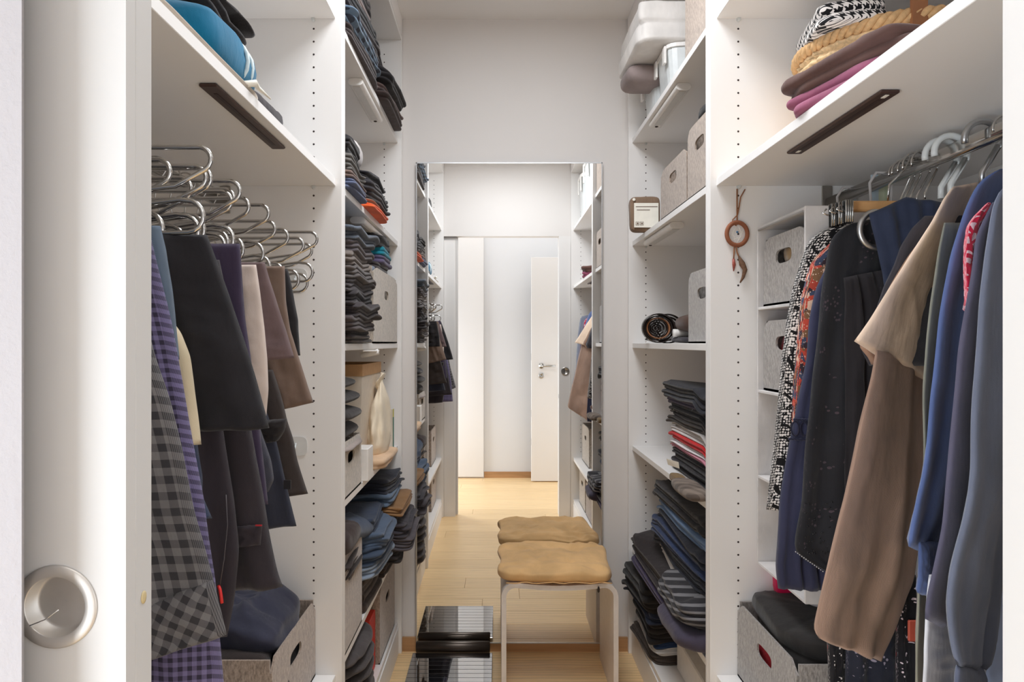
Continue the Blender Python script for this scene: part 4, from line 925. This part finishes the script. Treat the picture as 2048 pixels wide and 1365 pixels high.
# --- right rail hangers and garments
GH = 'hangers on the right rail'
def hook_hanger(d, label, mat, r=.0022, size=.024, wx=.05, neck=1.545, arms=True, amat=None, flat=False):
    t = thing('clothes_hanger', label, 'hanger', (RXR, d, 1.5), GH)
    hk = [(RXR+size*math.cos(math.radians(a)), d, RZ+.017-r*0+size*math.sin(math.radians(a))-size*.0) for a in range(-30, 200, 14)]
    top = [(x, y, z-.0) for x, y, z in hk]
    pts = [(RXR, d, neck-.02), (RXR, d, neck), (RXR+size*.9, d, RZ-.012)]+[(x, y, z-.017+.0) for x, y, z in top]
    MB().tube(pts, r, 8).build('hook', mat, t, True)
    if arms and r < .005:
        MB().tube([(RXR-wx, d, neck-.045), (RXR-wx*.5, d, neck-.03), (RXR-.03, d, neck-.02), (RXR, d, neck-.014), (RXR+.03, d, neck-.02), (RXR+wx*.5, d, neck-.03), (RXR+wx, d, neck-.045)], r*1.6, 8).build('shoulder_arms', amat or mat, t, True)
    return t
hook_hanger(1.055, 'chrome hook hanger nearest the right jamb', M['chrome'], .002, .022)
hook_hanger(1.10, 'thin chrome hook hanger behind the nearest one, right rail', M['chrome'], .002, .022)
hook_hanger(1.155, 'thick grey aluminium hanger holding the blue jumper', M['alu'], .0055, .030)
hook_hanger(1.235, 'milky white plastic hanger holding the tan coat', M['plastic_f'], .0058, .030)
hook_hanger(1.262, 'second milky white plastic hanger behind the tan coat', M['plastic_f'], .0058, .030)
hook_hanger(1.31, 'chrome hook hanger left of the white plastic ones', M['chrome'], .0022, .026)
hook_hanger(1.335, 'chrome hook hanger with a curved neck above the navy dress', M['chrome'], .0022, .028)
hook_hanger(1.358, 'chrome hook hanger of the black blouse', M['chrome'], .0022, .024, .08)
hook_hanger(1.378, 'chrome hook hanger of the dotted dress', M['chrome'], .0022, .024, .08)
hook_hanger(1.392, 'wooden hanger bar beside the clip hangers', M['chrome'], .0022, .022, arms=False)
t = thing('wooden_hanger', 'light wooden clip hanger above the black floral blouse', 'hanger', (RXR-.09, 1.34, 1.50), GH)
hw_ = [px(1700, 404, 1.34), px(1815, 405, 1.34)]
boxo('wooden_bar', M['wood_h'], t, hw_[0][0], hw_[1][0], 1.332, 1.348, px(0, 424, 1.34)[2], px(0, 403, 1.34)[2], .003)
MB().tube([px(1775, 404, 1.34), px(1778, 370, 1.34), (RXR-.02, 1.34, 1.60), (RXR-.01, 1.34, 1.622), (RXR+.012, 1.34, 1.622), (RXR+.02, 1.34, 1.605)], .002, 8).build('hook', M['chrome'], t, True)
for k in range(3):
    x_ = 1668+14*k; tc = thing('metal_clip', 'ribbed chrome skirt clip, %s of the three beside the wooden bar' % ('leftmost', 'middle', 'rightmost')[k], 'clip', px(x_, 450, 1.33-.012*k), 'chrome skirt clips')
    yy = 1.335-.012*k; a = px(x_-9, 408-4*k, yy); b_ = px(x_+8, 455-4*k, yy)
    boxo('clip_plate', M['clip'], tc, a[0], b_[0], yy-.006, yy-.003, b_[2], a[2], .001); boxo('clip_plate', M['clip'], tc, a[0], b_[0], yy+.003, yy+.006, b_[2], a[2], .001)
    for q in range(4):
        xx = a[0]+(b_[0]-a[0])*(q+.5)/4; MB().tube([(xx, yy-.0065, b_[2]+.002), (xx, yy-.0068, a[2]-.002)], .0012, 6).build('rib', M['chrome'], tc, True)
    MB().tube([(a[0]-.006, yy, a[2]-.01), (a[0]-.014, yy, a[2]-.018), (a[0]-.004, yy, a[2]-.022), (b_[0], yy, a[2]-.02)], .0018, 6).build('spring', M['chrome'], tc, True)
t = thing('ring_hanger', 'grey plastic ring hanger holding the navy scarf', 'hanger', px(1752, 460, 1.29), GH)
c_ = px(1752, 460, 1.29)
MB().tube([(c_[0]+.031*math.cos(2*PI*i/32), 1.29, c_[2]+.034*math.sin(2*PI*i/32)) for i in range(32)], .0055, 10, True).build('ring', M['alu'], t, True)
t = thing('striped_bag', 'pastel striped garment bag hanging at the far end of the right rail', 'bag', (RXR+.02, 1.66, 1.50))
for i, (x0_, x1_, c_) in enumerate(((1690, 1703, (196, 208, 176)), (1703, 1716, (190, 208, 214)), (1742, 1756, (186, 204, 214)), (1756, 1768, (206, 214, 186)), (1768, 1776, (196, 208, 176)))):
    dd = 1.675 if i < 2 else 1.50; a = px(x0_, 380 if i < 2 else 350, dd); b_ = px(x1_, 404, dd)
    boxo('stripe_panel', cloth(c_), t, a[0], b_[0], dd-.002, dd+.002, b_[2]-.01, a[2])

GR = 'blouses, coats and dresses on the right rail'
def rg(name, label, d, front, mat, back=None, hem=0, w_=.42, cat='clothes', **k):
    if back is None:
        lim = CX+1.085*F/d; back = [(min(lim, x+w_*F/d), y+hem*(i/(len(front)-1))) for i, (x, y) in enumerate(front)]
    return hang(name, label, d, front, back, mat, cat=cat, group=GR, **k)
# far to near
rg('dress', 'black and white dotted patchwork dress hanging farthest on the right rail', 1.385, [(1668, 452), (1640, 462), (1618, 481), (1607, 505), (1587, 571), (1572, 640), (1565, 697), (1557, 791), (1548, 879), (1535, 1000), (1533, 1020)], cloth((22, 20, 22), 'dots', (232, 226, 222)), w_=.25, hem=16, folds=3, seed=21, amp=.004, t=.008)
rg('dress', 'multicolour red and rust floral dress next to the dotted one', 1.367, [(1668, 480), (1655, 492), (1636, 508), (1620, 525), (1610, 560), (1600, 606), (1596, 640), (1592, 673), (1589, 747), (1583, 843), (1580, 900)], cloth((170, 66, 52), 'floral', (196, 76, 60)), w_=.25, hem=8, folds=3, seed=22, amp=.004, t=.007)
g = rg('blouse', 'navy blouse with lace band and gathered cuff', 1.345, [(1662, 520), (1644, 551), (1629, 582), (1618, 640), (1613, 717), (1600, 780), (1589, 835), (1577, 881), (1568, 937), (1561, 1000), (1555, 1068), (1550, 1130), (1556, 1178)], cloth((50, 52, 76)), w_=.12, hem=8, folds=4, seed=23, amp=.006, gather=1.2, t=.011)
lz = MB()
for yy in (839, 878): lz = MB(); lz.tube([px(1587-(yy-839)*.25+i*2.0, yy+1.0*i*.1+.8*math.sin(i*2), 1.334) for i in range(18)], .0024, 6); lz.build('lace_trim', cloth((34, 35, 58)), g, True, uv=True)
for i in range(2):
    c_ = px(1590+i*18, 858, 1.334); MB().tube([(c_[0]+.0075*math.cos(2*PI*k/20), 1.3335, c_[2]+.014*math.sin(2*PI*k/20)) for k in range(20)], .0016, 6, True).build('lace_loop', cloth((30, 30, 50)), g, True, uv=True)
g = rg('blouse', 'sheer black blouse with faint flowers and beaded hem', 1.322, [(1700, 448), (1680, 458), (1662, 474), (1655, 500), (1642, 570), (1637, 640), (1630, 700), (1618, 820), (1612, 879), (1601, 1000), (1592, 1053), (1587, 1100), (1610, 1122), (1655, 1146)], cloth((36, 36, 40), 'faint', (84, 70, 78)), back=[(1790, 430), (1800, 480), (1800, 560), (1800, 700), (1790, 900), (1780, 1050), (1770, 1100), (1740, 1150)], folds=2, seed=24, amp=.010, t=.011)
bd = MB(); rnd = random.Random(5)
for (x, y) in [(1612+rnd.uniform(0, 55), 1003+rnd.uniform(0, 110)) for _ in range(46)]:
    a = rnd.uniform(0, PI); p0 = px(x, y, 1.306); bd.tube([p0, (p0[0]+.004*math.cos(a), p0[1], p0[2]+.004*math.sin(a))], .0009, 5)
bd.build('bugle_beads', plain('black_glass_bead', (18, 18, 22), .08), g, True, kind='stuff')
bw = MB()
for i in range(14):
    p0 = px(1590+4.2*i, 1104+3.0*i, 1.307); bw.tube([p0, (p0[0]+.0025, p0[1], p0[2]-.0012)], .0012, 5)
bw.build('hem_beads', plain('silver_bead', (180, 178, 178), .2, .6), g, True, kind='stuff')
rg('scarf', 'long black crepe scarf hanging in deep folds', 1.300, [(1686, 556), (1690, 600), (1689, 688), (1690, 800), (1690, 966), (1690, 1080)], cloth((36, 33, 36)), back=[(1765, 540), (1780, 600), (1790, 700), (1790, 850), (1790, 966), (1780, 1080)], folds=3, seed=25, amp=.012, t=.009, cat='scarf')
rg('dress', 'navy draped dress slung over the grey ring hanger', 1.275, [(1738, 428), (1742, 450), (1750, 480), (1759, 520), (1765, 545), (1772, 600), (1780, 700)], cloth((48, 56, 78)), back=[(1885, 405), (1890, 450), (1890, 500), (1890, 560), (1880, 620), (1880, 700)], peak=.02, folds=3, seed=26, amp=.009, t=.010)
rg('jacket', 'dark grey jacket with brown edging partly behind the tan coat', 1.080, [(1850, 432), (1823, 457), (1798, 495), (1786, 530), (1768, 570), (1752, 620), (1735, 670), (1722, 700), (1738, 732)], cloth((58, 55, 60)), w_=.30, folds=2, db=1.235, seed=27, amp=.006)
rg('jacket', 'tan-brown suede jacket edge just behind the beige coat', 1.060, [(1842, 478), (1815, 515), (1790, 556), (1764, 600), (1742, 645), (1722, 678), (1716, 694), (1736, 716), (1742, 730)], cloth((150, 118, 98)), w_=.2, folds=1, db=1.225, seed=28, amp=.003, t=.006)
rg('skirt', 'brown corduroy skirt with a flared hem under the tan coat', 1.005, [(1752, 700), (1740, 760), (1718, 849), (1700, 930), (1686, 1000), (1660, 1100), (1645, 1170), (1634, 1229), (1628, 1262), (1640, 1278)],
   cloth((168, 138, 120), 'cord'), back=[(1852, 730), (1850, 800), (1849, 870), (1848, 940), (1842, 1060), (1832, 1163), (1806, 1223), (1782, 1270), (1774, 1296), (1766, 1326)], folds=2, db=1.200, seed=29, amp=.012, t=.012, growth=.3, nu=40)
rg('coat', 'tan beige wool coat sleeve cut square across the corduroy skirt', 0.985, [(1905, 374), (1899, 382), (1887, 398), (1864, 445), (1840, 480), (1817, 512), (1778, 575), (1741, 640), (1722, 668), (1710, 684)],
   cloth((234, 208, 184)), back=[(1952, 366), (1935, 420), (1915, 470), (1899, 520), (1888, 560), (1874, 600), (1866, 640), (1860, 690), (1854, 730), (1850, 762)], folds=1, db=1.175, seed=30, amp=.005, t=.012)
rg('blouse', 'olive grey long blouse showing as a thin strip behind the blue jumper', 0.955, [(1888, 446), (1874, 504), (1856, 640), (1850, 688), (1846, 776), (1847, 922), (1840, 1050), (1838, 1150), (1836, 1250), (1834, 1400)], cloth((150, 148, 132)), back=[(1980, 446), (1960, 504), (1940, 640), (1930, 688), (1920, 776), (1900, 922), (1880, 1050), (1860, 1150), (1850, 1250), (1846, 1400)], folds=1, db=1.135, seed=31, amp=.003, t=.006)
rg('jumper', 'royal blue knitted jumper with ribbed hem', 0.895, [(2000, 338), (1975, 350), (1952, 370), (1928, 422), (1899, 510), (1876, 640), (1867, 732), (1857, 864), (1847, 937), (1832, 1000), (1822, 1050), (1817, 1092)],
   cloth((92, 110, 158)), back=[(2060, 340), (2050, 400), (2040, 500), (2020, 600), (2000, 700), (1960, 850), (1930, 950), (1900, 1050), (1880, 1090), (1856, 1110)], folds=2, db=1.105, seed=32, amp=.007, t=.012)
rg('jumper_cuff', 'royal blue ribbed jumper sleeve end below the blue hem', 0.905, [(1838, 1085), (1839, 1120), (1840, 1150), (1836, 1186)], cloth((86, 104, 152), 'knit'), back=[(1885, 1085), (1884, 1120), (1876, 1160), (1858, 1194)], folds=2, db=1.000, seed=33, amp=.003, t=.010, nv=20)
rg('scarf', 'red scarf with white flower net pattern', 0.865, [(1976, 405), (1950, 430), (1934, 452), (1929, 489), (1929, 530), (1930, 562), (1932, 600), (1933, 622)], cloth((196, 26, 62), 'redlace', (232, 200, 206)), back=[(1990, 412), (1980, 440), (1970, 470), (1960, 510), (1955, 545), (1948, 575), (1942, 600), (1936, 622)], folds=1, db=0.900, seed=34, amp=.002, t=.006, cat='scarf')
rg('jumper', 'violet-charcoal jumper body behind the nearest sleeve', 0.835, [(1985, 405), (1966, 440), (1949, 474), (1942, 540), (1932, 618), (1914, 717), (1901, 864), (1894, 930), (1888, 981), (1882, 1060), (1868, 1130), (1850, 1198), (1848, 1238)],
   cloth((96, 93, 112)), back=[(2070, 405), (2065, 600), (2060, 800), (2040, 1000), (2000, 1150), (1950, 1240), (1925, 1275)], folds=2, db=1.050, seed=35, amp=.006, t=.011)
rg('shirt', 'bright white shirt hanging below the violet-charcoal jumper', 0.862, [(1860, 1150), (1852, 1230), (1846, 1300), (1842, 1400)], cloth((232, 232, 236)), back=[(1990, 1150), (1990, 1230), (1985, 1300), (1985, 1400)], folds=2, db=1.070, seed=36, amp=.004, t=.006)
rg('shirt', 'pale blue shirt tail beside the right jamb', 1.040, [(1960, 900), (1960, 1100), (1962, 1250), (1958, 1400)], cloth((196, 210, 240)), back=[(2085, 900), (2085, 1100), (2085, 1250), (2085, 1400)], folds=1, db=1.020, seed=37, amp=.003, t=.006)
rg('jumper', 'dark slate jumper sleeve with a gathered cuff, nearest on the right rail', 0.790, [(2010, 370), (1996, 384), (1985, 420), (1972, 500), (1960, 600), (1952, 700), (1947, 800), (1944, 880), (1942, 940), (1934, 1000), (1920, 1060), (1908, 1110), (1896, 1170), (1893, 1210), (1896, 1262), (1903, 1316), (1914, 1332)],
   cloth((108, 114, 132)), back=[(2085, 370), (2080, 500), (2075, 700), (2060, 850), (2040, 950), (2012, 1060), (2001, 1120), (1994, 1180), (1984, 1240), (1974, 1300), (1966, 1336)], folds=2, db=1.000, seed=38, amp=.007, t=.014, gather=1.5)
rg('cuff', 'dark slate gathered cuff below the nearest sleeve', 0.790, [(1914, 1330), (1913, 1365), (1914, 1410)], cloth((96, 102, 122)), back=[(1966, 1334), (1968, 1365), (1970, 1410)], folds=3, db=1.000, seed=39, amp=.002, t=.012, nv=16)
# garments showing below the corduroy skirt
rg('dress', 'black dress with white twigs and red flowers below the corduroy hem', 1.28, [(1660, 1180), (1656, 1290), (1655, 1400)], cloth((24, 22, 26), 'sprig', (222, 214, 210)), back=[(1686, 1180), (1687, 1290), (1688, 1400)], folds=1, seed=40, amp=.003)
rg('dress', 'dark navy dress with pale blossoms below the corduroy skirt', 1.262, [(1688, 1180), (1690, 1290), (1692, 1400)], cloth((36, 38, 50), 'faint', (170, 160, 176)), back=[(1800, 1180), (1800, 1290), (1800, 1400)], folds=2, seed=41, amp=.006)
rg('dress', 'black sprigged dress beside the orange tag', 1.25, [(1792, 1150), (1790, 1290), (1794, 1400)], cloth((26, 24, 28), 'sprig', (222, 204, 210)), back=[(1830, 1150), (1830, 1290), (1832, 1400)], folds=1, seed=42, amp=.003)
a = px(1815, 1240, 1.236); b_ = px(1833, 1283, 1.236)
boxo('cedar_tag', plain('orange_tag', (196, 86, 64), .6), None, a[0], b_[0], 1.232, 1.238, b_[2], a[2], .002, label='orange tag hanging between the corduroy skirt and olive blouse', cat='tag')

# --- right lower shelf
felt_box(.597, .95, 1.362, 1.698, SH[1], .184, M['felt_g'], 'grey felt box with black clothes and red inside on the low right shelf', GB, 1)
so('cloth', 'red cloth filling the low right felt box, seen through its handle', .606, .93, 1.375, 1.685, .437, .565, (176, 20, 36), 120, wr=.006)
so('jumper', 'black folded jumper on the low right felt box', .612, .90, 1.38, 1.69, .568, .650, (38, 35, 34), 121, wr=.010, layers=2, nu=90)
so('jumper', 'black folded trousers at the near end of the low right felt box', .66, .90, 1.25, 1.40, .50, .60, (24, 23, 25), 122, wr=.012, layers=2)
so('bag', 'hot pink gift bag behind the black jumper by the partition', .680, .80, 1.66, 1.698, .62, .735, (226, 18, 84), 123, wr=.004, cat='bag')
so('shirt', 'pale plastic-wrapped shirt behind the black jumper', .70, 1.0, 1.52, 1.65, .655, .69, (204, 196, 196), 124, wr=.006)
felt_box(.60, .95, .70, 1.06, SH[1], .26, M['felt_d'], 'tall light felt box on the low right shelf near the doorway', GB, 1)
felt_box(.58, .95, .70, 1.02, SH[0], .24, M['felt_d'], 'light felt box on the bottom right shelf near the doorway', GB, 1)
felt_box(.58, .95, 1.06, 1.38, SH[0], .22, M['felt_w'], 'taupe felt box on the bottom right shelf, middle of the near unit', GB, 1)
felt_box(-.44, -.82, .68, 1.0, SH[1], .24, M['felt_w'], 'felt box on the low left shelf near the doorway', GB, -1)
felt_box(-.44, -.82, .66, 1.0, SH[0], .25, M['felt_w'], 'felt box on the bottom left shelf near the doorway', GB, -1)
